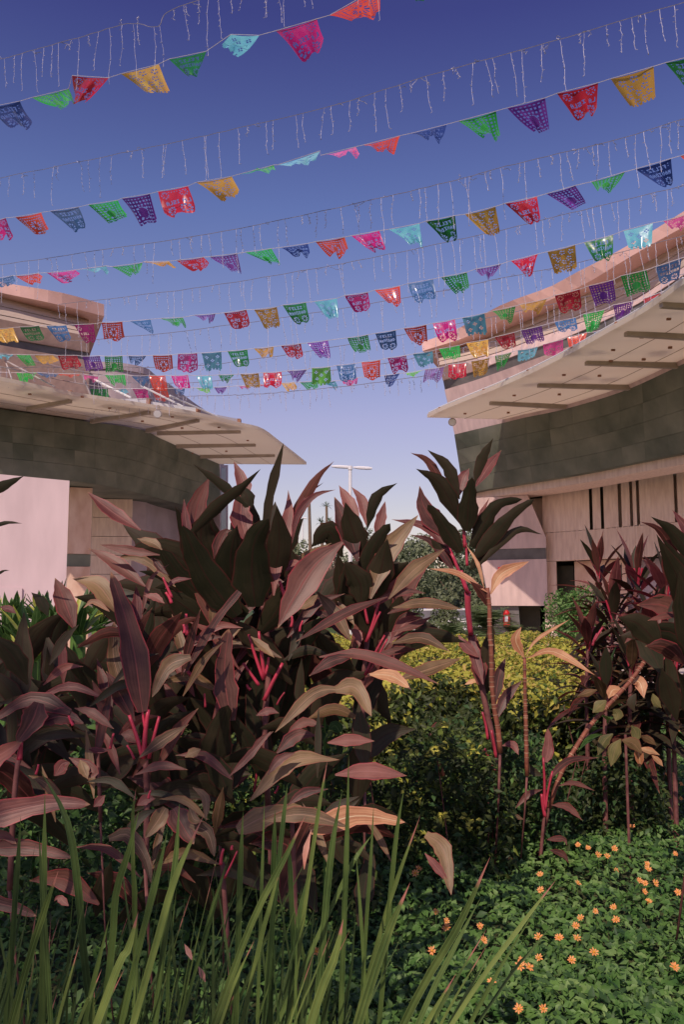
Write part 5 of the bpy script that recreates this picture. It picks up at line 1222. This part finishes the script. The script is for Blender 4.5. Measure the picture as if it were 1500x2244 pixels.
ST = '''
16 b 1.60 98,1733 96,1900 93,2120
13 b 1.55 85,1820 92,1960 104,2120
20 b 1.70 87,1687 147,1800 172,1960 190,2150
18 bt 1.45 128,1907 95,2000 40,2183
14 b 1.60 45,1787 38,1900 30,2010
11 bt 1.65 298,1727 290,1813 296,2100
18 b 1.55 305,1773 280,1870 253,1963 240,2120
18 b 1.60 393,1760 383,1900 355,2100
18 bt 1.45 448,1783 383,1927 330,2110
16 b 1.55 367,1820 340,1940 287,2150
20 bt 1.45 303,1997 280,2080 240,2165
8 b 1.50 500,1887 450,2060 395,2244
8 bt 1.45 223,2123 195,2190 170,2244
9 b 1.65 293,1890 297,1950 297,2040
11 bt 1.60 718,1667 697,1787 660,2050
17 bt 1.45 670,1787 623,1883 553,2020 470,2244
14 b 1.60 765,1653 760,1860 750,2150
14 b 1.60 887,1723 867,1850 840,2150
12 bt 1.60 922,1787 870,1930 830,2060
22 bt 1.42 900,1933 850,2050 790,2233
22 bt 1.42 753,2013 733,2100 683,2237
12 b 1.60 680,1900 657,2000 640,2150
8 b 1.55 500,1880 475,1960 450,2043
16 b 1.60 533,1777 527,1900 522,2067
18 b 1.60 750,1733 725,1880 700,2150
8 bt 1.45 558,2060 520,2140 487,2233
14 b 1.62 603,1773 601,1850 598,1980
14 b 1.6 632,1843 636,1900 640,1990
20 bt 1.40 1076,1876 1004,2032 885,2244
12 bt 1.45 1220,1928 1140,2032 1000,2230
8 b 1.50 1216,2020 1160,2090 1090,2180
14 b 1.50 1056,1964 990,2090 920,2236
9 b 1.6 580,1750 575,1900 570,2050
10 b 1.62 820,1760 812,1900 800,2080
12 b 1.6 630,1720 622,1790 600,2000
9 b 1.5 780,1860 790,1990 800,2150
12 bt 1.5 620,1880 590,1990 560,2110
12 b 1.62 815,1830 780,1880 745,1950
9 b 1.55 20,2050 18,2150 10,2244
12 b 1.5 240,2010 215,2110 190,2220
'''
for line in ST.strip().split('\n'):
    f = line.split(); strap([tuple(map(float, s.split(','))) for s in f[3:]], float(f[0]) * .80, float(f[2]), LM[f[1]])
for w_, ps_ in [(11,[(422,2105),(415,2090),(404,2068)]),(11,[(450,2152),(443,2135),(434,2116)]),(12,[(667,1905),(670,1865),(683,1817)])]: blade(CL[2], ps_, w_, .2, 1.7, LM['bd'], n=6, name='dry_blade')
rr = random.Random(17)
for i in range(130):
    x = rr.uniform(-60, 760); by_ = rr.uniform(2230, 2420); ty = rr.uniform(1930, 2190) if rr.random() < .85 else rr.uniform(1820, 1950)
    if x > 700: ty += 60
    ln = rr.gauss(.16, .2); h = by_ - ty; bend = rr.uniform(-.03, .05) * h
    tip = (x + ln * h + bend, ty); midp = (x + ln * h * .5, (ty + by_) / 2)
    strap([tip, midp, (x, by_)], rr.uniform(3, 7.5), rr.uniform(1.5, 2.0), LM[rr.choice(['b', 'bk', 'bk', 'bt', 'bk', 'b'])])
for i in range(5):
    x = rr.uniform(880, 1000); by_ = 2330; h = rr.uniform(180, 420)
    strap([(x + h * .55, by_ - h), (x + h * .25, by_ - h * .5), (x, by_)], rr.uniform(5, 11), rr.uniform(1.5, 1.9), LM[rr.choice(['b', 'bt'])], 4)

# ------------------------------------------------------------------ paper flags
F35 = {'A': '010101111101101', 'D': '110101101101110', 'E': '111100110100111', 'F': '111100110100100', 'I': '111010010010111', 'L': '100100100100111', 'N': '101111111101101', 'S': '111100111001111', 'V': '101101101101010', 'Z': '111001010100111', ' ': '0' * 15}
GN = 32
def text_cells(g, s, x0, y0, sx=1, sy=1):
    for ch_ in s:
        bits = F35[ch_]
        for r in range(5):
            for c in range(3):
                if bits[r * 3 + c] == '1':
                    for a in range(sx):
                        for b_ in range(sy): 
                            yy, xx = y0 + r * sy + b_, x0 + c * sx + a
                            if 0 <= yy < GN and 0 <= xx < GN: g[yy, xx] = 0
        x0 += 3 * sx + 1
def design(k):
    """a GN x GN grid of paper, 0 where the paper is cut away"""
    g = np.ones((GN, GN), int)
    Y, X = np.mgrid[0:GN, 0:GN] + .5
    def rosette(cx, cy, r, n=8, r0=.35):
        a = np.arctan2(Y - cy, X - cx); d = np.hypot(X - cx, Y - cy)
        g[(d < r) & (d > r * r0) & (np.cos(a * n) > .1)] = 0
    def lobes():
        for cx in (8, 24):
            pass
        lob = (np.hypot(X - 8, Y - 24) < 8) | (np.hypot(X - 24, Y - 24) < 8)
        g[(Y > 24) & ~lob & ~((abs(X - 16) < 2) & (Y < 30))] = 0
        rosette(8, 25, 5.2); rosette(24, 25, 5.2)
    if k == 'I':      # LA ISLA
        rosette(6, 6, 4); rosette(26, 6, 4); text_cells(g, 'LA', 2, 13); text_cells(g, 'ISLA', 13, 13, 1); 
        for x in range(3, 30, 3): g[2, x] = 0
        lobes()
    elif k == 'N':    # FELIZ NAVIDAD
        text_cells(g, 'FELIZ', 6, 4); text_cells(g, 'NAVIDAD', 2, 12); rosette(3.5, 5, 2.5); rosette(28.5, 5, 2.5); lobes()
    elif k == 'P':    # lattice with bells
        for i in range(2, GN - 2):
            for j in range(2, GN - 2):
                d = math.hypot(i - 19, (j - 16) * 1.1)
                if d > 8 and (i % 4 in (1, 2)) and (j % 4 in (1, 2)): g[i, j] = 0
                if 6.4 < d < 7.6 and (i + j) % 4: g[i, j] = 0
        g[(Y > 29) & (X.astype(int) % 4 < 1)] = 0
    elif k == 'Y':    # scattered blossoms
        for cx, cy in ((6, 6), (16, 5), (26, 7), (9, 14), (22, 13), (16, 19), (6, 22), (26, 21), (12, 26), (21, 27)): rosette(cx, cy, 3.2, 5, .3)
        g[(Y > 29.5) & (X.astype(int) % 5 < 2)] = 0
    elif k == 'H':    # framed medallion
        for i in range(3, GN - 3, 3):
            for (y, x) in ((3, i), (i, 3), (i, GN - 4)): g[y:y + 1, x:x + 2] = 0
        for i in range(6, 26, 3): g[i:i + 2, 6] = 0; g[i:i + 2, 25] = 0; g[7, i:i + 2] = 0
        rosette(16, 17, 7, 10, .5); g[(Y > 27) & (abs(X - 16) > 14 - (Y - 27) * 2.4) ] = 0
        for x in (8, 14, 20): g[27:29, x:x + 3] = 0
    elif k == 'S':    # plainer sheet with slits
        for cx, cy in ((7, 8), (25, 8), (16, 14), (8, 22), (24, 22)): rosette(cx, cy, 3, 4, .4)
        g[(Y > 29) & (X.astype(int) % 6 < 2)] = 0
    g[0, :] = 1; g[1, :] = 1
    return g
DS = {k: design(k) for k in 'INPYHS'}
def paper(name, c, c2, trans=.48, gl=.30):
    m = mat(name, c, c2, 9, rough=gl, spec=.55, detail=4)
    nt = m.node_tree; b = nt.nodes['Principled BSDF']; tr = nt.nodes.new('ShaderNodeBsdfTranslucent'); mx = nt.nodes.new('ShaderNodeMixShader'); mx.inputs[0].default_value = trans
    b.inputs['Coat Weight'].default_value = .5; b.inputs['Coat Roughness'].default_value = .12
    src = b.inputs['Base Color'].links[0].from_socket
    tr.inputs[0].default_value = (*[min(1, v * 1.2) for v in c2], 1)
    bp = nt.nodes.new('ShaderNodeBump'); bp.inputs['Strength'].default_value = .5; bp.inputs['Distance'].default_value = .012
    w = nt.nodes.new('ShaderNodeTexNoise'); w.inputs['Scale'].default_value = 9; t = nt.nodes.new('ShaderNodeTexCoord'); nt.links.new(t.outputs['Object'], w.inputs[0]); nt.links.new(w.outputs[0], bp.inputs['Height']); nt.links.new(bp.outputs[0], b.inputs['Normal'])
    nt.links.new(b.outputs[0], mx.inputs[1]); nt.links.new(tr.outputs[0], mx.inputs[2]); nt.links.new(mx.outputs[0], nt.nodes['Material Output'].inputs['Surface']); return m
PC = {'c': ('crimson', (.40, .012, .035), (.62, .03, .06), 'I'), 'o': ('red-orange', (.75, .055, .03), (.92, .10, .06), 'H'), 'm': ('magenta', (.45, .015, .17), (.68, .03, .26), 'I'), 'i': ('hot pink', (.75, .05, .26), (.92, .10, .38), 'I'),
      'y': ('yellow', (.55, .27, .05), (.80, .45, .10), 'Y'), 'g': ('green', (.02, .30, .05), (.04, .48, .09), 'P'), 'd': ('dark green', (.012, .13, .035), (.025, .22, .06), 'N'),
      'l': ('light blue', (.10, .38, .52), (.18, .55, .70), 'S'), 'b': ('blue', (.045, .13, .30), (.08, .20, .42), 'N'), 'n': ('navy blue', (.02, .045, .20), (.04, .08, .30), 'N'),
      'p': ('purple', (.14, .03, .28), (.24, .06, .42), 'P'), 'v': ('lavender', (.38, .20, .60), (.50, .30, .75), 'P'), 'k': ('lime green', (.14, .60, .08), (.25, .80, .15), 'S')}
PM = {k: paper(v[0].replace(' ', '_').replace('-', '_') + '_paper', v[1], v[2]) for k, v in PC.items()}
# each entry: colour, top-left, top-right, bottom-right, bottom-left in the photograph; capital colour letter: lettering reads the right way round
STR = [
 (10.6, 7.4, 0, 835, '''n -28,236 43,222 70,284 28,282
g 70,214 150,195 163,225 122,240
c 158,166 238,171 194,222 160,224
y 265,162 348,141 376,203 322,203
d 370,130 452,113 433,166 410,167
l 506,76 568,78 526,134 486,106
m 605,68 695,42 711,97 672,130
o 723,34 832,-28 833,32 775,40
d 880,-52 955,-78 935,-8 912,6'''),
 (12.6, 7.9, 0, 1500, '''m -35,490 12,478 32,520 -5,525
o 33,476 90,466 108,510 80,520
b 110,463 172,454 193,495 162,505
g 193,449 258,439 276,475 238,490
p 267,435 328,425 348,482 310,491
c 346,420 412,408 430,462 366,478
y 430,400 508,387 526,418 493,432
g 520,383 600,362 606,381 560,376
l 608,362 702,331 690,350 640,358
i 703,341 780,322 790,337 740,337
o 798,318 877,298 862,343 820,328
n 900,293 980,273 968,315 935,305
g 1006,266 1088,244 1098,311 1060,300
p 1113,237 1196,215 1204,290 1170,292
c 1222,205 1312,182 1308,250 1266,270
y 1340,173 1434,146 1438,220 1385,242
d 1460,138 1545,116 1548,190 1500,186'''),
 (13.8, 9.4, 0, 1500, '''b -15,612 28,604 34,622 5,633
o 33,605 84,599 96,611 78,628
i 102,598 165,592 172,601 148,623
l 170,591 232,583 240,598 205,594
g 245,585 312,576 308,590 285,600
y 314,574 370,573 390,590 350,584
c 387,571 446,564 460,582 430,597
p 460,563 520,556 530,600 500,592
g 538,553 595,545 612,575 580,572
n 615,543 675,534 678,550 645,554
o 692,530 756,520 764,557 730,564
m 771,517 832,506 844,545 812,550
l 853,503 920,490 924,530 890,525
d 934,485 998,473 1005,524 975,528
y 1020,470 1087,453 1097,512 1070,518
c 1108,446 1178,431 1187,485 1160,493
p 1199,425 1262,407 1287,443 1255,460
g 1297,399 1371,377 1345,420 1310,412
n 1394,371 1472,348 1477,405 1455,412
o 1493,342 1570,318 1570,370 1510,360'''),
 (17.2, 11.8, 0, 1500, '''y -10,722 28,718 40,750 5,752
D 43,717 85,714 96,748 62,752
b 101,714 145,713 156,745 125,750
m 162,712 205,710 211,750 185,752
o 222,707 268,705 272,748 232,747
b 285,704 330,700 336,733 318,722
g 352,698 400,696 409,713 375,708
p 426,691 472,688 464,711 445,703
c 491,686 540,679 549,713 512,721
y 557,679 607,673 616,712 583,717
D 620,669 671,663 676,704 647,712
l 689,661 739,654 741,695 722,699
m 755,648 807,641 812,677 783,688
o 822,636 877,627 881,672 856,667
B 894,622 950,612 957,655 912,666
g 968,608 1024,597 1029,632 1000,645
p 1043,590 1099,579 1082,612 1058,608
c 1121,572 1180,557 1162,600 1145,592
y 1201,552 1262,537 1266,590 1218,602
d 1281,532 1345,515 1345,567 1308,576
l 1368,506 1432,489 1430,538 1380,546
i 1455,485 1520,465 1500,500 1475,498'''),
 (18.6, 13.2, 0, 1500, '''l -8,776 28,777 20,786 2,784
g 35,777 65,778 76,800 55,802
y 75,778 115,778 128,796 95,802
c 126,779 168,779 178,806 138,812
p 180,781 218,780 227,808 190,810
g 229,781 268,780 270,816 230,817
b 281,780 320,780 302,806 286,800
o 335,779 377,778 378,816 341,817
i 390,776 432,774 434,814 391,814
l 442,774 485,771 489,808 450,810
D 499,770 542,766 547,800 515,804
y 557,764 600,760 598,782 573,783
c 616,758 660,753 664,788 636,788
p 674,752 719,746 726,784 700,783
g 762,741 807,734 813,772 778,777
B 823,731 868,724 871,765 839,769
o 886,720 935,712 938,755 906,756
M 949,709 998,700 1003,742 963,748
l 1014,697 1063,687 1069,728 1024,731
g 1080,682 1131,671 1122,704 1098,692
y 1140,668 1200,655 1182,686 1145,680
c 1217,648 1272,634 1277,680 1230,690
p 1291,627 1345,614 1352,660 1307,670
g 1362,605 1418,592 1428,635 1376,650
b 1438,585 1495,566 1490,615 1450,627'''),
 (19.6, 15.2, 0, 1500, '''g 35,817 80,817 72,830 48,842
b 80,816 127,820 120,824 92,822
o 126,819 176,820 170,825 136,824
i 180,820 215,825 214,834 188,828
g 230,822 273,821 275,840 242,840
b 288,824 326,824 328,838 308,843
o 327,823 362,823 366,856 334,854
m 375,824 412,822 416,850 385,848
l 430,824 463,823 465,850 442,850
d 478,822 513,821 500,838 488,834
y 527,820 567,818 571,849 540,850
c 577,817 617,815 618,850 580,852
p 630,813 673,810 652,837 640,830
k 684,807 724,804 726,840 686,842
B 738,801 779,797 782,834 748,838
o 793,794 834,789 832,832 800,832
m 850,785 891,779 897,810 860,815
l 906,776 949,769 951,795 920,806
g 963,765 1008,757 1011,786 975,789
y 1023,752 1071,744 1072,778 1036,782
c 1085,739 1128,729 1133,762 1104,767
p 1143,724 1188,714 1195,748 1156,757
b 1216,706 1263,696 1268,725 1228,730
g 1279,689 1326,679 1312,722 1288,730
p 1345,669 1390,660 1378,697 1353,705
c 1411,655 1460,637 1450,652 1415,673'''),
 (21.8, 17.3, 200, 1350, '''g 198,852 236,852 237,876 203,878
l 248,852 275,852 285,868 262,864
m 290,852 323,852 324,878 305,878
o 330,852 366,852 372,878 345,881
b 380,851 405,851 403,865 385,862
k 430,850 458,850 461,864 445,862
p 469,849 497,848 493,860 480,862
m 518,846 546,845 544,850 528,849
c 571,843 593,843 588,851 575,850
y 617,840 645,838 653,850 630,857
g 657,838 695,835 698,850 675,854
l 705,838 735,835 742,852 728,842
i 750,834 785,828 782,840 755,842
n 843,823 877,818 858,851 848,845
k 891,818 925,812 915,822 897,829
v 933,810 974,804 968,830 928,830
C 984,799 1022,795 1024,830 984,832
y 1034,792 1074,784 1068,818 1040,825
g 1086,780 1123,772 1107,800 1090,811
l 1136,768 1180,760 1172,785 1136,796
i 1191,755 1235,744 1236,778 1195,784
o 1244,740 1288,729 1276,766 1252,775
b 1303,728 1348,715 1335,730 1303,742'''),
]
ORD = ['top', 'second', 'third', 'fourth', 'fifth', 'sixth', 'lowest']
def sdepth(st, x):
    u = (x - st[2]) / (st[3] - st[2]); return 1 / ((1 - u) / st[0] + u / st[1])
seen = {}; pending = []
for si, st in enumerate(STR):
    rows = []
    for line in st[4].split('\n'):
        f = line.split(); rows.append((f[0], [tuple(map(float, s.split(','))) for s in f[1:]]))
    cord = []
    rq = random.Random(100 + si)
    for fi, (cc, q) in enumerate(rows):
        mir = cc.islower(); c = cc.lower()
        TL, TR = P(*q[0], sdepth(st, q[0][0])), P(*q[1], sdepth(st, q[1][0])); cord += [TL, TR]
        wid = (TR - TL).length; hang = min(.95 * wid, .42)
        hang = max(hang, .8 * .36)
        sgn = 1 if rq.random() < .6 else -1
        def drop(T, px):   # point on the sight line px at distance hang from T, the flag swung in depth
            r = ray(*px); r = r / r.length; o = EYE - T; bq = r.dot(o); cq = o.dot(o) - hang * hang; disc = bq * bq - cq
            s = -bq + sgn * math.sqrt(disc) * 1.0 if disc > 0 else -bq
            return EYE + r * s
        BR, BL = drop(TR, q[2]), drop(TL, q[3])
        g = DS[PC[c][3]]
        if mir: g = g[:, ::-1]
        ph, am, ph2 = rq.uniform(0, 6), rq.uniform(.014, .045), rq.uniform(0, 6)
        nrm = (TR - TL).cross(BL - TL); nrm = nrm.normalized() if nrm.length > 1e-6 else Vector((0, -1, 0))
        idx = {}; V = []; F = []
        curl = rq.uniform(-.05, .06)
        def vid(r, cix):
            k = (r, cix)
            if k not in idx:
                u, v = cix / GN, r / GN
                p = TL.lerp(TR, u).lerp(BL.lerp(BR, u), v)
                sagx = math.sin(math.pi * u) * .012
                off = am * v * math.sin(u * 9 + ph + v * 2.5) + am * .5 * v * math.sin(u * 17 + ph2) + curl * v * v
                p = p + nrm * off + Vector((0, 0, -sagx * (1 - v)))
                idx[k] = len(V); V.append(p)
            return idx[k]
        for r in range(GN):
            for cx in range(GN):
                if g[r, cx]: F.append((vid(r, cx), vid(r, cx + 1), vid(r + 1, cx + 1), vid(r + 1, cx)))
        o = mk('paper_flag', V, F, PM[c], smooth=True)
        hgt = (abs(q[2][1] - q[1][1]) + abs(q[3][1] - q[0][1])) / 2 / max(1, abs(q[1][0] - q[0][0]))
        sw = (q[3][0] + q[2][0] - q[0][0] - q[1][0]) / 2 / max(1, abs(q[1][0] - q[0][0]))
        shape = 'blown flat' if hgt < .36 else 'blown half up' if hgt < .68 else 'hanging open'
        nb_ = []
        if fi > 0: nb_.append(PC[rows[fi - 1][0].lower()][0])
        if fi < len(rows) - 1: nb_.append(PC[rows[fi + 1][0].lower()][0])
        place = ['left', 'centre-left', 'centre-right', 'right'][min(3, max(0, int(((q[0][0] + q[1][0]) / 2) // 375)))]
        if len(nb_) == 2: lab = f"{PC[c][0]} paper flag {shape} next to {nb_[0]} and {nb_[1]}, {ORD[si]} line {place}"
        else: lab = f"{PC[c][0]} paper flag {shape}, {'leftmost' if fi == 0 else 'rightmost'} on the {ORD[si]} flag line"
        tag(o, lab, 'paper flag', f'cut-paper flags on the {ORD[si]} line')
        pending.append((lab, o))
    # cord runs on to the buildings on both sides
    a0_, a1_ = cord[0], cord[-1]; t0 = (cord[0] - cord[3]); t1 = (cord[-1] - cord[-4])
    ends = [a0_ + t0.normalized() * 1.2] + cord + [a1_ + t1.normalized() * 1.5]
    b = MB(); b.tube([e + Vector((0, 0, .004)) for e in ends], .0035 + .0012 * si / 2, 4)
    o = b.build('flag_cord', M['cord']); tag(o, f'thin pale cord holding the paper flags of the {ORD[si]} line', 'cord', 'cords of the paper flag lines')
from collections import Counter
cn = Counter(l for l, o in pending); dup_seen = {}
for l, o in pending:
    if cn[l] > 1:
        k = dup_seen.get(l, 0); dup_seen[l] = k + 1; o['label'] = l + (', first' if k == 0 else ', second' if k == 1 else ', third')
# ------------------------------------------------------------------ icicle light strings
LS = [(9.6, 6.9, 0, 850, [(-60,148),(0,130),(90,105),(180,80),(282,52),(345,58),(370,24),(480,-12),(650,-60),(850,-110)], 92, 26),
      (11.8, 7.3, 0, 1500, [(-60,405),(0,390),(200,349),(410,306),(500,286),(730,231),(950,163),(1200,94),(1500,5),(1600,-25)], 66, 34),
      (13.2, 8.8, 0, 1500, [(-60,592),(0,581),(140,560),(380,525),(550,496),(773,448),(907,417),(1008,393),(1096,368),(1209,340),(1370,302),(1500,260),(1600,236)], 66, 42),
      (16.4, 11.2, 0, 1500, [(128,667),(400,635),(623,600),(775,573),(920,543),(1100,504),(1313,452),(1500,407),(1600,382)], 58, 46),
      (17.8, 12.6, 0, 1500, [(150,748),(200,744),(380,728),(620,696),(800,668),(970,637),(1100,610),(1287,571),(1500,516),(1600,490)], 48, 46),
      (18.8, 14.4, 0, 1500, [(0,805),(200,805),(400,803),(550,788),(700,765),(900,730),(1100,690),(1367,631),(1500,600),(1600,575)], 42, 50),
      (20.4, 16.4, 0, 1500, [(200,838),(420,838),(700,815),(850,795),(1000,765),(1150,735),(1300,700),(1450,662)], 36, 46),
      (21.2, 17.8, 200, 1350, [(205,880),(412,869),(530,865),(647,857),(850,835),(1000,812)], 30, 34)]
rq = random.Random(5)
LORD = ['nearest', 'second nearest', 'third nearest', 'fourth nearest', 'fifth nearest', 'sixth nearest', 'second farthest', 'farthest and lowest']
for li_, (d0, d1, x0, x1, pts, slen, n) in enumerate(LS):
    st = (d0, d1, x0, x1)
    t = thing('icicle_light_string', f'unlit icicle light string strung across the sky, {LORD[li_]} of the eight', 'light string', group='icicle light strings across the courtyard')
    den = cr(pts, 60); c3 = [P(q[0], q[1] + rq.uniform(-1, 1), sdepth(st, q[0])) for q in den]
    b = MB(); b.tube(c3, .0042 + .0005 * li_, 4); b.build('wire', M['wire'], t)
    xa, xb = max(pts[0][0], -40), min(pts[-1][0], 1560)
    dx = np.array([q[0] for q in den]); dy = np.array([q[1] for q in den])
    # tangles where the spare strand is bunched on the wire
    n = int(n * 1.6)
    for k in range(n):
        x = xa + (xb - xa) * (k + rq.uniform(-.45, .45)) / n
        y = float(np.interp(x, dx, dy)); d = sdepth(st, x); p = P(x, y, d)
        pers = d0 / d if False else 1
        l = slen * rq.choice([.3, .6, .9, 1, 1.15, 1.3, 1.6]) * d0 / FPX * .66
        L_ = l * 1.25; b = MB(); cur = Vector(p); path = [cur.copy()]; m_ = 7; swx = rq.uniform(-.05, .12)
        for j in range(m_): cur = cur + Vector((swx * L_ / m_ + rq.uniform(-.010, .012), rq.uniform(-.008, .008), -L_ / m_)); path.append(cur.copy())
        b.tube(path, .0016 + .0005 * li_, 3)
        for j in range(1, m_ + 1):
            q = path[j]; e = Vector((rq.uniform(-1, 1), rq.uniform(-.5, .5), rq.uniform(-1, .2))).normalized() * rq.uniform(.012, .028)
            b.tube([q, q + e], [.0036 + .0004 * li_, .0028 + .0004 * li_], 4)
        b.build('light_strand', M['strand'], t)
    for k in range(n // 3):
        x = rq.uniform(xa, xb); y = float(np.interp(x, dx, dy)); d = sdepth(st, x); p = P(x, y, d); b = MB(); path = [p]
        for j in range(6): path.append(path[-1] + Vector((rq.uniform(-.02, .04), rq.uniform(-.02, .02), rq.uniform(-.03, .022))))
        b.tube(path, .0035, 3); b.build('tangle', M['strand'], t)
